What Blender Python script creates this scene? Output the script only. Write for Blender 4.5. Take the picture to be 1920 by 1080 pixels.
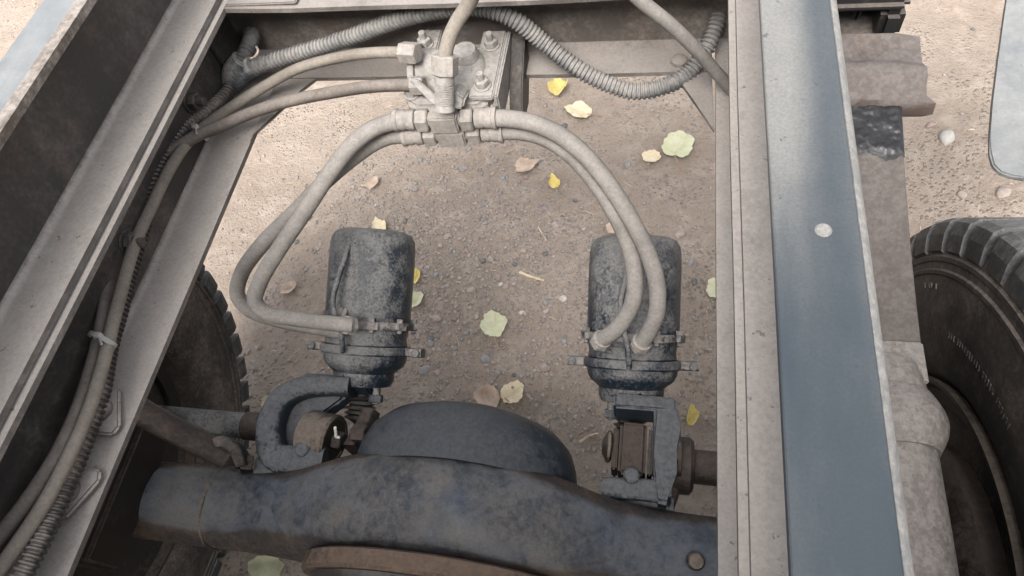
import bpy, bmesh, math, random
from math import sin, cos, pi, sqrt, radians, atan2
from mathutils import Vector, Matrix, noise

for o in list(bpy.data.objects): bpy.data.objects.remove(o)
scene = bpy.context.scene
C = scene.collection
rnd = random.Random(7)

# ------------------------------------------------------------------ camera
cam_data = bpy.data.cameras.new('camera'); cam = bpy.data.objects.new('camera', cam_data); C.objects.link(cam)
cam_data.sensor_width = 36.0; cam_data.lens = 24.7500; cam_data.clip_start = 0.01; cam_data.clip_end = 2000
cam.matrix_world = Matrix([[0.97935, -0.044057, 0.197315, 0.271], [0.137611, 0.860257, -0.490938, 0.0], [-0.148113, 0.507953, 0.848556, 1.7], [0.0, 0.0, 0.0, 1.0]])
scene.camera = cam

# ------------------------------------------------------------------ sky, sun, exposure
SUN_EL, SUN_AZ = radians(51), radians(183)      # azimuth from +Y, clockwise seen from above
world = bpy.data.worlds.new('World'); scene.world = world; world.use_nodes = True
wn = world.node_tree; wn.nodes.clear()
sky = wn.nodes.new('ShaderNodeTexSky'); sky.sky_type = 'NISHITA'; sky.sun_disc = False
sky.sun_elevation = SUN_EL; sky.sun_rotation = SUN_AZ; sky.dust_density = 4.0; sky.air_density = 1.0
hs = wn.nodes.new('ShaderNodeHueSaturation'); hs.inputs['Saturation'].default_value = 0.26
bg = wn.nodes.new('ShaderNodeBackground'); bg.inputs['Strength'].default_value = 0.11
wo = wn.nodes.new('ShaderNodeOutputWorld')
wn.links.new(sky.outputs[0], hs.inputs['Color']); wn.links.new(hs.outputs[0], bg.inputs['Color']); wn.links.new(bg.outputs[0], wo.inputs['Surface'])
sl = bpy.data.lights.new('sun', 'SUN'); sl.energy = 1.5; sl.angle = radians(36); sl.color = (1.0, 0.98, 0.95)
sun = bpy.data.objects.new('sun', sl); C.objects.link(sun)
sdir = Vector((sin(SUN_AZ) * cos(SUN_EL), cos(SUN_AZ) * cos(SUN_EL), sin(SUN_EL)))
sun.rotation_euler = sdir.to_track_quat('Z', 'Y').to_euler()
vs = scene.view_settings; vs.view_transform = 'Standard'; vs.look = 'None'; vs.gamma = 1.0; vs.use_curve_mapping = False
vs.exposure = 2.12
scene.render.engine = 'CYCLES'

# ------------------------------------------------------------------ materials
def newmat(name):
    m = bpy.data.materials.new(name); m.use_nodes = True
    nt = m.node_tree; b = nt.nodes['Principled BSDF']
    return m, nt, b
class N:
    """tiny node helper"""
    def __init__(s, nt): s.nt = nt; s.pos = nt.nodes.new('ShaderNodeNewGeometry')
    def link(s, a, b): s.nt.links.new(a, b)
    def noise(s, scale, detail=4, rough=.6, dist=0.0, stretch=None):
        n = s.nt.nodes.new('ShaderNodeTexNoise'); n.inputs['Scale'].default_value = scale
        n.inputs['Detail'].default_value = detail; n.inputs['Roughness'].default_value = rough; n.inputs['Distortion'].default_value = dist
        src = s.pos.outputs['Position']
        if stretch:
            mp = s.nt.nodes.new('ShaderNodeMapping'); mp.inputs['Scale'].default_value = stretch; s.link(src, mp.inputs['Vector']); src = mp.outputs[0]
        s.link(src, n.inputs['Vector']); return n.outputs['Fac']
    def ramp(s, fac, lo, hi, a=0.0, b=1.0):
        r = s.nt.nodes.new('ShaderNodeMapRange'); r.interpolation_type = 'SMOOTHSTEP'
        r.inputs['From Min'].default_value = lo; r.inputs['From Max'].default_value = hi; r.inputs['To Min'].default_value = a; r.inputs['To Max'].default_value = b
        s.link(fac, r.inputs['Value']); return r.outputs[0]
    def math(s, op, a, b=None):
        n = s.nt.nodes.new('ShaderNodeMath'); n.operation = op
        for i, v in enumerate((a, b)):
            if v is None: continue
            if isinstance(v, (int, float)): n.inputs[i].default_value = v
            else: s.link(v, n.inputs[i])
        return n.outputs[0]
    def mix(s, fac, a, b):
        n = s.nt.nodes.new('ShaderNodeMix'); n.data_type = 'RGBA'
        if isinstance(fac, (int, float)): n.inputs[0].default_value = fac
        else: s.link(fac, n.inputs[0])
        for i, v in ((6, a), (7, b)):
            if isinstance(v, tuple): n.inputs[i].default_value = (*v, 1)
            else: s.link(v, n.inputs[i])
        return n.outputs[2]
    def bump(s, h, strength, dist, bsdf):
        n = s.nt.nodes.new('ShaderNodeBump'); n.inputs['Strength'].default_value = strength; n.inputs['Distance'].default_value = dist
        s.link(h, n.inputs['Height']); s.link(n.outputs[0], bsdf.inputs['Normal'])

DUST = (.36, .315, .275)
def dusty(name, paint, dust=DUST, cover=.5, scale=14., soft=.16, up=.3, speck=.25, rough=(.5, .95), rust=None, rust_amt=.4, bump=.35, metallic=0.0, stretch=None, fine=160., edge=None, medw=.35, tone=(.82, 1.12), side=None):
    """painted or bare metal / rubber under a patchy coat of road dust; dust settles more on faces that look up"""
    m, nt, b = newmat(name); n = N(nt)
    big = n.noise(scale, 5, .62, .3, stretch); med = n.noise(scale * 5.3, 4, .65); fin = n.noise(fine, 3, .7)
    sep = nt.nodes.new('ShaderNodeSeparateXYZ'); n.link(n.pos.outputs['Normal'], sep.inputs[0])
    upf = n.math('MULTIPLY', n.math('MAXIMUM', sep.outputs['Z'], -.2), up)
    h = n.math('ADD', n.math('MULTIPLY', big, .75), n.math('MULTIPLY', med, medw))
    h = n.math('ADD', h, n.math('MULTIPLY', fin, speck))
    h = n.math('ADD', h, upf)
    if edge:      # a band of caked dust along one edge of the flange: (x where it ends, x where it is full, amount)
        sx = nt.nodes.new('ShaderNodeSeparateXYZ'); n.link(n.pos.outputs['Position'], sx.inputs[0])
        band = n.ramp(sx.outputs['X'], edge[0], edge[1]); band = n.math('MULTIPLY', band, n.ramp(n.math('ADD', sx.outputs['Y'], n.math('MULTIPLY', big, .16)), .30, .56)); h = n.math('ADD', h, n.math('MULTIPLY', band, edge[2]))
    c = .375 + medw * .5 + speck * .5 + up * .42 + (.5 - cover) * .42
    mask = n.ramp(h, c - soft, c + soft)
    chips = n.ramp(n.noise(75, 3, .75, .2), .655, .70, 1, .35); mask = n.math('MULTIPLY', mask, chips)
    pa = paint
    if rust:
        rm = n.ramp(n.noise(scale * 1.7, 5, .7, .5), .62 - rust_amt * .3, .78 - rust_amt * .3)
        pa = n.mix(rm, paint, rust)
    if side:      # another colour on faces that do not look up
        sm = n.math('ADD', sep.outputs['Z'], n.math('MULTIPLY', n.math('SUBTRACT', big, .5), 1.4)); pa = n.mix(n.ramp(sm, .30, .62), side, pa)
    vary = n.mix(n.ramp(n.math('ADD', n.math('MULTIPLY', med, .35), n.math('MULTIPLY', fin, .65)), .36, .64), tuple(x * tone[0] for x in dust), tuple(min(1, x * tone[1]) for x in dust))
    n.link(n.mix(mask, pa, vary), b.inputs['Base Color'])
    n.link(n.ramp(mask, 0, 1, rough[0], rough[1]), b.inputs['Roughness'])
    b.inputs['Metallic'].default_value = metallic
    b.inputs['Specular IOR Level'].default_value = .35
    n.bump(n.math('ADD', n.math('MULTIPLY', fin, .5), n.math('MULTIPLY', mask, .6)), bump, .0016, b)
    return m
def plain(name, col, rough=.6, var=.15, scale=40., bump=.1, spec=.4):
    m, nt, b = newmat(name); n = N(nt); f = n.noise(scale, 4, .6)
    n.link(n.mix(n.ramp(f, .3, .7), tuple(x * (1 - var) for x in col), tuple(min(1, x * (1 + var)) for x in col)), b.inputs['Base Color'])
    b.inputs['Roughness'].default_value = rough; b.inputs['Specular IOR Level'].default_value = spec
    n.bump(f, bump, .001, b); return m

M = {}
M['rail'] = dusty('dusty_rail_steel', (.09, .081, .073), (.335, .30, .27), .62, 7, .26, .42, .22, rust=(.13, .088, .062), rust_amt=.25, tone=(.88, 1.07), stretch=(1.6, .5, 1.6), fine=220)
M['web'] = dusty('dark_rail_web', (.042, .037, .034), (.165, .142, .125), .32, 7, .3, .3, .35, rust=(.07, .05, .04), rust_amt=.3, stretch=(1, 1, .35))
M['top_flange'] = dusty('blue_grey_flange_paint', (.034, .044, .052), (.165, .16, .15), .0, 2.5, .34, .0, .12, rough=(.42, .8), bump=.12, stretch=(3, .6, 1), fine=420, edge=(.400, .362, .44), medw=.12, tone=(.86, 1.08))
M['galv'] = dusty('pale_flange_paint', (.12, .13, .135), (.27, .268, .26), .5, 5, .3, .0, .1, rough=(.5, .8), bump=.12, stretch=(1.6, .5, 1), fine=320, tone=(.92, 1.05))
M['rustlip'] = dusty('rusty_flange_edge', (.085, .066, .053), (.25, .218, .19), .45, 25, .2, .1, .3, bump=.4)
M['paleedge'] = dusty('worn_pale_edge', (.11, .115, .115), (.24, .225, .205), .45, 60, .3, .2, .3, bump=.2)
M['cross'] = dusty('crossmember_steel', (.085, .072, .064), (.29, .255, .226), .50, 6, .26, .3, .4, rust=(.13, .085, .062), rust_amt=.3, tone=(.88, 1.06))
M['cross_flange'] = dusty('crossmember_flange', (.08, .07, .063), (.225, .20, .18), .62, 7, .26, .3, .25, rust=(.11, .075, .055), rust_amt=.3, tone=(.9, 1.06), fine=220)
M['dusthose'] = dusty('dusty_rubber_hose', (.10, .092, .084), (.25, .228, .206), .84, 8, .3, .1, .2, rough=(.6, .95), bump=.3, tone=(.86, 1.08), fine=240)
M['darkhose'] = dusty('brown_rubber_hose', (.07, .058, .05), (.19, .163, .142), .62, 8, .3, .3, .2, rough=(.6, .95), bump=.3, tone=(.86, 1.08), fine=240)
M['tanhose'] = dusty('tan_nylon_hose', (.12, .10, .08), (.235, .205, .172), .82, 8, .3, .1, .2, rough=(.55, .9), bump=.25, tone=(.86, 1.08), fine=240)
M['conduit'] = dusty('grey_conduit_plastic', (.09, .09, .089), (.255, .238, .22), .58, 12, .25, .25, .2, rough=(.5, .9), bump=.2)
M['conduit_dark'] = dusty('dark_conduit_plastic', (.05, .045, .042), (.26, .225, .195), .42, 12, .22, .4, .25, rough=(.45, .9), bump=.2)
M['tape'] = dusty('grey_tape_wrap', (.075, .085, .092), (0.434, 0.413, 0.385), .5, 18, .2, .3, .25, rough=(.5, .9), bump=.8)
M['valve'] = dusty('dust_caked_alloy', (.13, .122, .115), (.30, .277, .253), .8, 22, .28, .1, .25, rough=(.5, .95), bump=.5, tone=(.85, 1.08))
M['fitting'] = dusty('dusty_brass_fitting', (.15, .135, .12), (.30, .27, .24), .72, 22, .28, .1, .25, rough=(.45, .95), bump=.4, tone=(.85, 1.08))
M['chamber'] = dusty('blue_black_chamber_paint', (.010, .017, .026), (.145, .14, .135), .42, 6, .17, .3, .6, rough=(.32, .9), bump=.55, medw=.65, tone=(.75, 1.12), fine=210)
M['chamber_dk'] = dusty('black_chamber_trim', (.012, .014, .017), (.21, .19, .175), .42, 24, .14, .35, .45, rough=(.4, .9), bump=.6)
def axlemat():
    m, nt, b = newmat('blue_grey_axle_paint'); n = N(nt)
    big = n.noise(4.5, 5, .6, .4); blot = n.noise(11, 5, .62, .3); fleck = n.noise(95, 4, .75); fin = n.noise(260, 3, .7)
    sep = nt.nodes.new('ShaderNodeSeparateXYZ'); n.link(n.pos.outputs['Normal'], sep.inputs[0])
    dustc = n.mix(n.ramp(big, .40, .60), (.086, .093, .105), (.104, .096, .088))
    dustc = n.mix(n.ramp(fin, .35, .65), n.mix(.25, dustc, (.03, .03, .032)), dustc)
    paint = n.mix(n.ramp(n.noise(30, 4, .6), .4, .6), (.016, .024, .038), (.022, .023, .027))
    cov = n.math('ADD', n.math('MULTIPLY', blot, .8), n.math('MULTIPLY', fleck, .55))
    top = n.mix(n.ramp(cov, .46, .80), paint, dustc)
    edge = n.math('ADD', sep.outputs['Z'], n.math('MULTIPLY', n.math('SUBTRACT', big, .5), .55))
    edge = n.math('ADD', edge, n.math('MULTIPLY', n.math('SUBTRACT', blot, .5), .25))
    grime_shade = n.mix(n.ramp(blot, .4, .65), (.022, .018, .016), (.062, .043, .032))  # brown grease with occlusion shade painted in, on faces turned from up
    n.link(n.mix(n.ramp(edge, .66, .80), grime_shade, top), b.inputs['Base Color'])
    n.link(n.ramp(fleck, .3, .7, .42, .8), b.inputs['Roughness']); b.inputs['Specular IOR Level'].default_value = .4
    n.bump(n.math('ADD', n.math('MULTIPLY', fleck, .7), n.math('MULTIPLY', fin, .4)), .5, .002, b)
    return m
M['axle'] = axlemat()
M['dome'] = dusty('blue_black_dome_paint', (.012, .019, .028), (.046, .049, .054), .34, 9, .22, .5, .45, rough=(.4, .85), bump=.5, medw=.5)
M['axle_rust'] = dusty('rust_brown_axle', (.030, .023, .019), (.115, .080, .058), .40, 12, .2, .5, .4, rust=(.075, .045, .03), rust_amt=.5, bump=.8, medw=.6)
M['cast'] = dusty('cast_bracket', (.018, .026, .035), (.095, .096, .10), .38, 14, .12, .45, .7, rough=(.5, .9), bump=.9, medw=.6, tone=(.75, 1.12))
M['brown'] = dusty('greasy_brown_steel', (.015, .012, .0105), (.062, .047, .039), .34, 16, .2, .4, .4, bump=.6)
M['slack'] = dusty('rusty_slack_adjuster', (.028, .021, .017), (.13, .105, .085), .45, 16, .18, .5, .45, bump=.6, medw=.5)
M['black'] = dusty('black_rubber', (.012, .011, .011), (.09, .078, .068), .3, 20, .2, .35, .3, bump=.5)
M['tyre'] = dusty('tyre_sidewall_rubber', (.022, .020, .019), (.15, .124, .105), .50, 7, .24, .3, .35, rough=(.7, .95), bump=.5, medw=.4)
M['tread'] = dusty('tyre_tread_rubber', (.026, .026, .027), (.15, .145, .14), .45, 14, .25, .35, .3, rough=(.65, .95), bump=.5)
M['rim'] = dusty('dirty_rim_steel', (.014, .012, .011), (.10, .08, .063), .32, 14, .2, .45, .35, bump=.5)
M['leafspring'] = dusty('rust_brown_spring', (.060, .045, .038), (.108, .094, .085), .42, 10, .2, .28, .4, rust=(.085, .056, .041), rust_amt=.35, bump=.5, medw=.5)
M['saddle'] = dusty('pitted_cast_saddle', (.125, .108, .098), (.195, .174, .158), .55, 24, .2, .18, .5, bump=.9, medw=.6)
M['grease'] = plain('black_grease', (.010, .009, .009), .38, .5, 120, 1.0, .5)
M['flap'] = dusty('grey_mud_flap', (.11, .118, .122), (.22, .218, .21), .55, 9, .35, .0, .2, rough=(.45, .8), bump=.25, tone=(.93, 1.05))
M['body_paint'] = plain('pale_grey_body_paint', (.55, .55, .54), .6, .08, 3)
M['tie'] = plain('pale_cable_tie', (.38, .36, .33), .6)
M['bright'] = plain('bright_split_pin', (.55, .53, .48), .4)
M['hole'] = plain('dark_hole', (.006, .006, .006), .9)
M['wire'] = plain('tan_wire', (.42, .36, .29), .7)
M['straw'] = plain('dry_straw', (.50, .40, .28), .8, .3, 30)
M['stem'] = plain('leaf_stem', (.30, .19, .12), .8, .2, 60)
def leafmat(name, a, b_, spots):
    m, nt, b = newmat(name); n = N(nt)
    f = n.noise(45, 4, .6); col = n.mix(n.ramp(f, .35, .65), a, b_)
    col = n.mix(n.ramp(n.noise(130, 3, .7), .62, .7), col, spots)
    n.link(col, b.inputs['Base Color']); b.inputs['Roughness'].default_value = .65; b.inputs['Specular IOR Level'].default_value = .3
    n.bump(n.noise(90, 3, .6), .4, .002, b); return m
M['leaf_green'] = leafmat('pale_green_leaf', (.41, .41, .25), (.48, .46, .33), (.33, .29, .16))
M['leaf_yellow'] = leafmat('yellow_leaf', (.50, .38, .10), (.54, .46, .20), (.30, .19, .07))
M['leaf_cream'] = leafmat('cream_leaf', (.50, .41, .26), (.55, .47, .34), (.28, .18, .10))
M['leaf_tan'] = leafmat('tan_dry_leaf', (.32, .235, .175), (.40, .31, .24), (.20, .14, .10))

# ground
def groundmat():
    m, nt, b = newmat('dry_dirt'); n = N(nt)
    big = n.noise(1.6, 4, .6); med = n.noise(13, 6, .68, .4); fin = n.noise(85, 5, .72); grit = n.noise(330, 3, .7)
    col = n.mix(n.ramp(big, .35, .65), (.295, .236, .188), (.35, .284, .23))
    col = n.mix(n.ramp(med, .45, .72), col, (.40, .332, .272))
    col = n.mix(n.ramp(fin, .52, .72, 0, .7), col, (.165, .128, .102))
    col = n.mix(n.ramp(grit, .60, .72, 0, .6), col, (.38, .33, .285))
    v = nt.nodes.new('ShaderNodeTexVoronoi'); v.inputs['Scale'].default_value = 75; v.inputs['Randomness'].default_value = 1
    n.link(n.pos.outputs['Position'], v.inputs['Vector'])
    peb = n.math('MULTIPLY', n.ramp(v.outputs['Distance'], .18, .42, 1, 0), n.ramp(n.noise(3.2, 3, .6), .46, .62))
    col = n.mix(n.math('MULTIPLY', peb, .35), col, (.245, .215, .20))
    n.link(col, b.inputs['Base Color']); b.inputs['Roughness'].default_value = .95; b.inputs['Specular IOR Level'].default_value = .15
    h = n.math('ADD', n.math('MULTIPLY', fin, .9), n.math('MULTIPLY', med, .9))
    h = n.math('ADD', h, n.math('MULTIPLY', grit, .3)); h = n.math('ADD', h, n.math('MULTIPLY', peb, .7))
    n.bump(h, .9, .016, b); return m
M['ground'] = groundmat()
def pebmat(name, cols):
    m, nt, b = newmat(name); n = N(nt)
    w = nt.nodes.new('ShaderNodeTexWhiteNoise'); w.noise_dimensions = '1D'; n.link(n.pos.outputs['Random Per Island'], w.inputs['W'])
    r = nt.nodes.new('ShaderNodeValToRGB'); r.color_ramp.interpolation = 'CONSTANT'
    el = r.color_ramp.elements
    while len(el) < len(cols): el.new(1)
    for i, c in enumerate(cols): el[i].position = i / len(cols); el[i].color = (*c, 1)
    n.link(w.outputs['Value'], r.inputs['Fac'])
    n.link(n.mix(n.ramp(n.noise(90, 4, .65), .38, .62, 0, .55), r.outputs[0], (.30, .242, .195)), b.inputs['Base Color'])
    b.inputs['Roughness'].default_value = .85; b.inputs['Specular IOR Level'].default_value = .25
    n.bump(n.noise(260, 3, .6), .3, .001, b); return m
PC = [(00.240, 00.207, 00.186), (00.210, 00.192, 00.180), (00.264, 00.228, 00.204), (00.174, 00.165, 00.162), (00.228, 00.183, 00.165), (00.288, 00.255, 00.228), (00.228, 00.201, 00.186), (00.198, 00.189, 00.183)]
M['gravel'] = pebmat('mixed_gravel', PC)
M['p_grey'] = plain('grey_pebble', (.20, .187, .18), .8, .2, 70); M['p_red'] = plain('reddish_pebble', (.23, .17, .148), .8, .2, 70)
M['p_pale'] = plain('pale_pebble', (.40, .35, .30), .8, .15, 70); M['p_dark'] = plain('dark_pebble', (.11, .103, .10), .8, .3, 70); M['p_tan'] = plain('tan_pebble', (.26, .213, .182), .85, .2, 70)
M['p_white'] = plain('white_stone', (.33, .31, .28), .8, .08, 60)

# ------------------------------------------------------------------ mesh helpers
WPOS = {}
def finish(name, me, mat, parent=None, smooth=40, origin=None):
    if origin is None:
        vs_ = [v.co for v in me.vertices]
        lo = Vector([min(v[i] for v in vs_) for i in range(3)]); hi = Vector([max(v[i] for v in vs_) for i in range(3)])
        origin = Vector(((lo.x + hi.x) / 2, (lo.y + hi.y) / 2, lo.z))
    origin = Vector(origin)
    me.transform(Matrix.Translation(-origin))
    if smooth:
        for p in me.polygons: p.use_smooth = True
        me.set_sharp_from_angle(angle=radians(smooth))
    if mat: me.materials.append(M[mat] if isinstance(mat, str) else mat)
    o = bpy.data.objects.new(name, me); C.objects.link(o)
    place(o, origin, parent); return o
def place(o, origin, parent):
    o.location = Vector(origin); WPOS[o.name] = Vector(origin)
    if parent:
        o.parent = parent; o.location = Vector(origin) - WPOS[parent.name]
def root(name, loc, label, cat, group=None):
    o = bpy.data.objects.new(name, None); C.objects.link(o); o.empty_display_size = .05
    place(o, Vector(loc), None); tag(o, label, cat, group); return o
def tag(o, label=None, cat=None, group=None, kind=None):
    for k, v in (('label', label), ('category', cat), ('group', group), ('kind', kind)):
        if v: o[k] = v
    return o
def mk(name, v, f, mat, parent=None, smooth=40, origin=None):
    me = bpy.data.meshes.new(name); me.from_pydata([tuple(a) for a in v], [], f); me.update()
    bm = bmesh.new(); bm.from_mesh(me); bmesh.ops.recalc_face_normals(bm, faces=bm.faces); bm.to_mesh(me); bm.free()
    return finish(name, me, mat, parent, smooth, origin)
def from_bm(name, bm, mat, parent=None, smooth=40, origin=None):
    bmesh.ops.recalc_face_normals(bm, faces=bm.faces)
    me = bpy.data.meshes.new(name); bm.to_mesh(me); bm.free(); return finish(name, me, mat, parent, smooth, origin)
def box(name, lo, hi, mat, parent=None, bev=.002, seg=2, rot=None, wobble=0):
    bm = bmesh.new(); bmesh.ops.create_cube(bm, size=1)
    lo = Vector(lo); hi = Vector(hi); c = (lo + hi) / 2; s = hi - lo
    for v in bm.verts: v.co = Vector((v.co.x * s.x, v.co.y * s.y, v.co.z * s.z))
    if bev: bmesh.ops.bevel(bm, geom=bm.edges[:], offset=bev, segments=seg, affect='EDGES', clamp_overlap=True)
    mt = Matrix.Translation(c) @ (rot.to_4x4() if rot else Matrix.Identity(4))
    bm.transform(mt)
    return from_bm(name, bm, mat, parent)
def prism(name, poly, axis_vec, mat, parent=None, bev=.0015, seg=2):
    """poly: list of 3-D points of one planar face; extruded by axis_vec"""
    bm = bmesh.new(); a = Vector(axis_vec)
    v0 = [bm.verts.new(Vector(p)) for p in poly]; v1 = [bm.verts.new(Vector(p) + a) for p in poly]
    bm.faces.new(v0); bm.faces.new(v1[::-1]); n = len(poly)
    for i in range(n): bm.faces.new((v0[i], v0[(i + 1) % n], v1[(i + 1) % n], v1[i]))
    if bev: bmesh.ops.bevel(bm, geom=bm.edges[:], offset=bev, segments=seg, affect='EDGES', clamp_overlap=True)
    return from_bm(name, bm, mat, parent)
def frame_of(axis, hint=(0, 0, 1)):
    a = Vector(axis).normalized(); h = Vector(hint)
    if abs(a.dot(h.normalized())) > .95: h = Vector((1, 0, 0))
    u = (h - a * h.dot(a)).normalized(); w = a.cross(u); return a, u, w
def lathe(name, prof, org, axis, mat, parent=None, seg=40, smooth=35, closed=False, wob=0, arc=None, rough=0):
    """prof: (radius, distance along axis)"""
    a, u, w = frame_of(axis); org = Vector(org); v = []; f = []
    n = len(prof)
    for (r, t) in prof:
        for k in range(seg):
            th = 2 * pi * k / seg; p = org + a * t + (u * cos(th) + w * sin(th)) * r
            if rough: p += (u * cos(th) + w * sin(th)) * noise.noise(p * 45) * rough
            v.append(p)
    for i in range(n - 1 if not closed else n):
        j = (i + 1) % n
        for k in range(seg):
            k2 = (k + 1) % seg; f.append((i * seg + k, i * seg + k2, j * seg + k2, j * seg + k))
    if not closed:
        f.append(tuple(range(seg))[::-1]); f.append(tuple((n - 1) * seg + k for k in range(seg)))
    return mk(name, v, f, mat, parent, smooth)
def cyl(name, p0, p1, r, mat, parent=None, seg=20, bev=.0012, r1=None):
    p0 = Vector(p0); p1 = Vector(p1); L = (p1 - p0).length; r1 = r if r1 is None else r1; b = min(bev, L / 3, r / 3)
    return lathe(name, [(r - b, 0), (r, b), (r1, L - b), (r1 - b, L)], p0, p1 - p0, mat, parent, seg)
def hexnut(name, p0, p1, r, mat, parent=None):
    p0 = Vector(p0); p1 = Vector(p1); L = (p1 - p0).length; c = min(.12 * r, L / 4)
    return lathe(name, [(r * .86, 0), (r, c), (r, L - c), (r * .86, L)], p0, p1 - p0, mat, parent, 6, 20)
def bolt(parent, p, axis, r=.008, h=.007, mat='valve', stud=0, washer=True, name='bolt'):
    a = Vector(axis).normalized(); p = Vector(p)
    b = hexnut(name, p + a * (.002 if washer else 0), p + a * (h + .002), r, mat, parent)
    if washer: cyl('washer', p, p + a * .0025, r * 1.25, mat, b, 16, .0006)
    if stud: cyl('stud', p + a * h, p + a * (h + stud), r * .5, mat, b, 10, .001)
    return b
def spline(pts, step=.01):
    P = [Vector(p) for p in pts]; P = [P[0] * 2 - P[1]] + P + [P[-1] * 2 - P[-2]]; out = []
    for i in range(1, len(P) - 2):
        p0, p1, p2, p3 = P[i - 1:i + 3]; n = max(2, int((p2 - p1).length / step))
        def tj(ti, a, b): return ti + max((b - a).length, 1e-6) ** .5
        t0 = 0; t1 = tj(t0, p0, p1); t2 = tj(t1, p1, p2); t3 = tj(t2, p2, p3)
        for k in range(n):
            t = t1 + (t2 - t1) * k / n
            A1 = p0 * ((t1 - t) / (t1 - t0)) + p1 * ((t - t0) / (t1 - t0)); A2 = p1 * ((t2 - t) / (t2 - t1)) + p2 * ((t - t1) / (t2 - t1)); A3 = p2 * ((t3 - t) / (t3 - t2)) + p3 * ((t - t2) / (t3 - t2))
            B1 = A1 * ((t2 - t) / (t2 - t0)) + A2 * ((t - t0) / (t2 - t0)); B2 = A2 * ((t3 - t) / (t3 - t1)) + A3 * ((t - t1) / (t3 - t1))
            out.append(B1 * ((t2 - t) / (t2 - t1)) + B2 * ((t - t1) / (t2 - t1)))
    out.append(P[-2]); return out
def resample(path, step):
    out = [path[0]]; acc = 0.0
    for a, b in zip(path, path[1:]):
        L = (b - a).length; d = step - acc
        while d <= L and L > 0: out.append(a.lerp(b, d / L)); d += step
        acc = (acc + L) % step
    return out
def tangents(path):
    n = len(path); return [(path[min(i + 1, n - 1)] - path[max(i - 1, 0)]).normalized() for i in range(n)]
def sweep(name, pts, r, mat, parent=None, seg=14, step=.008, corr=0, corr_amp=.002, rfun=None, smooth=50, is_path=False):
    path = pts if is_path else spline(pts, step)
    if corr: path = resample(path, corr / 4)
    T = tangents(path); a, u, w = frame_of(T[0]); v = []; f = []
    PR = (0, 1, 1, 0)
    for i, (p, t) in enumerate(zip(path, T)):
        u = (u - t * u.dot(t)).normalized(); w = t.cross(u)
        rr = r if not rfun else rfun(i / (len(path) - 1))
        if corr: rr = rr - corr_amp * (1 - PR[i % 4])
        for k in range(seg):
            th = 2 * pi * k / seg; v.append(p + (u * cos(th) + w * sin(th)) * rr)
    n = len(path)
    for i in range(n - 1):
        for k in range(seg):
            k2 = (k + 1) % seg; f.append((i * seg + k, i * seg + k2, (i + 1) * seg + k2, (i + 1) * seg + k))
    f.append(tuple(range(seg))[::-1]); f.append(tuple((n - 1) * seg + k for k in range(seg)))
    return mk(name, v, f, mat, parent, smooth)
def rect_sweep(name, pts, wid, hgt, up, mat, parent=None, step=.01, bev=.004, widf=None, hf=None, lift=None):
    """bar of rectangular section (wid across the path, hgt along 'up') with rounded corners"""
    path = spline(pts, step); T = tangents(path); up = Vector(up).normalized(); v = []; f = []; n = len(path); sg = 0
    for i, (p, t) in enumerate(zip(path, T)):
        s = i / (n - 1); w_ = (widf(s) if widf else wid) / 2; h_ = (hf(s) if hf else hgt) / 2; side = t.cross(up).normalized()
        b = min(bev, w_ * .8, h_ * .8); ring = []
        for cx, cy, a0 in ((1, 1, 0), (-1, 1, 90), (-1, -1, 180), (1, -1, 270)):
            for k in range(4):
                th = radians(a0 + k * 30); ring.append((cx * (w_ - b) + b * cos(th), cy * (h_ - b) + b * sin(th)))
        sg = len(ring)
        for x, y in ring: v.append(p + side * x + up * y)
    for i in range(n - 1):
        for k in range(sg):
            k2 = (k + 1) % sg; f.append((i * sg + k, i * sg + k2, (i + 1) * sg + k2, (i + 1) * sg + k))
    f.append(tuple(range(sg))[::-1]); f.append(tuple((n - 1) * sg + k for k in range(sg)))
    return mk(name, v, f, mat, parent, 45)
def plate_x(name, prof, y0, y1, mat, parent, ny=1, bev=0, wob=0.0):
    """2-D profile (x, z) closed polygon run along Y"""
    v = []; f = []; n = len(prof)
    for j in range(ny + 1):
        y = y0 + (y1 - y0) * j / ny
        for (x, z) in prof: v.append((x + wob * noise.noise(Vector((x * 3, y * 3.1, z * 3))), y, z + wob * noise.noise(Vector((x * 3 + 9, y * 2.7, z * 3)))))
    for j in range(ny):
        for k in range(n): f.append((j * n + k, j * n + (k + 1) % n, (j + 1) * n + (k + 1) % n, (j + 1) * n + k))
    f.append(tuple(range(n))); f.append(tuple(ny * n + k for k in range(n))[::-1])
    return mk(name, v, f, mat, parent, 35)
def arc2(cx, cz, r, a0, a1, n=6):
    return [(cx + r * cos(radians(a0 + (a1 - a0) * i / n)), cz + r * sin(radians(a0 + (a1 - a0) * i / n))) for i in range(n + 1)]

# ------------------------------------------------------------------ ground
def axis_pts(lo, hi, step, far):
    a = []; x = lo
    while x < hi: a.append(x); x += step
    a.append(hi); s = step; x = hi
    while x < far: s *= 1.45; x += s; a.append(x)
    s = step; x = lo; b = []
    while x > -far: s *= 1.45; x -= s; b.append(x)
    return b[::-1] + a
gx = axis_pts(-2.9, 2.3, .014, 600); gy = axis_pts(.15, 3.3, .014, 600)
def gz(x, y):
    if abs(x) > 8 or abs(y) > 8: return 0.0
    p = Vector((x, y, 0)); f = max(0, 1 - max(abs(x), abs(y)) / 8)
    h = noise.noise(p * 1.3) * .02 + noise.noise(p * 5.5) * .007 + noise.noise(p * 17) * .0045 + noise.noise(p * 46) * .003
    return h * min(1, f * 3)
gv = [(x, y, gz(x, y)) for y in gy for x in gx]; nx = len(gx)
gf = [(j * nx + i, j * nx + i + 1, (j + 1) * nx + i + 1, (j + 1) * nx + i) for j in range(len(gy) - 1) for i in range(nx - 1)]
g = mk('ground', gv, gf, 'ground', None, 180, (0, 0, 0)); tag(g, kind='structure')

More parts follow.
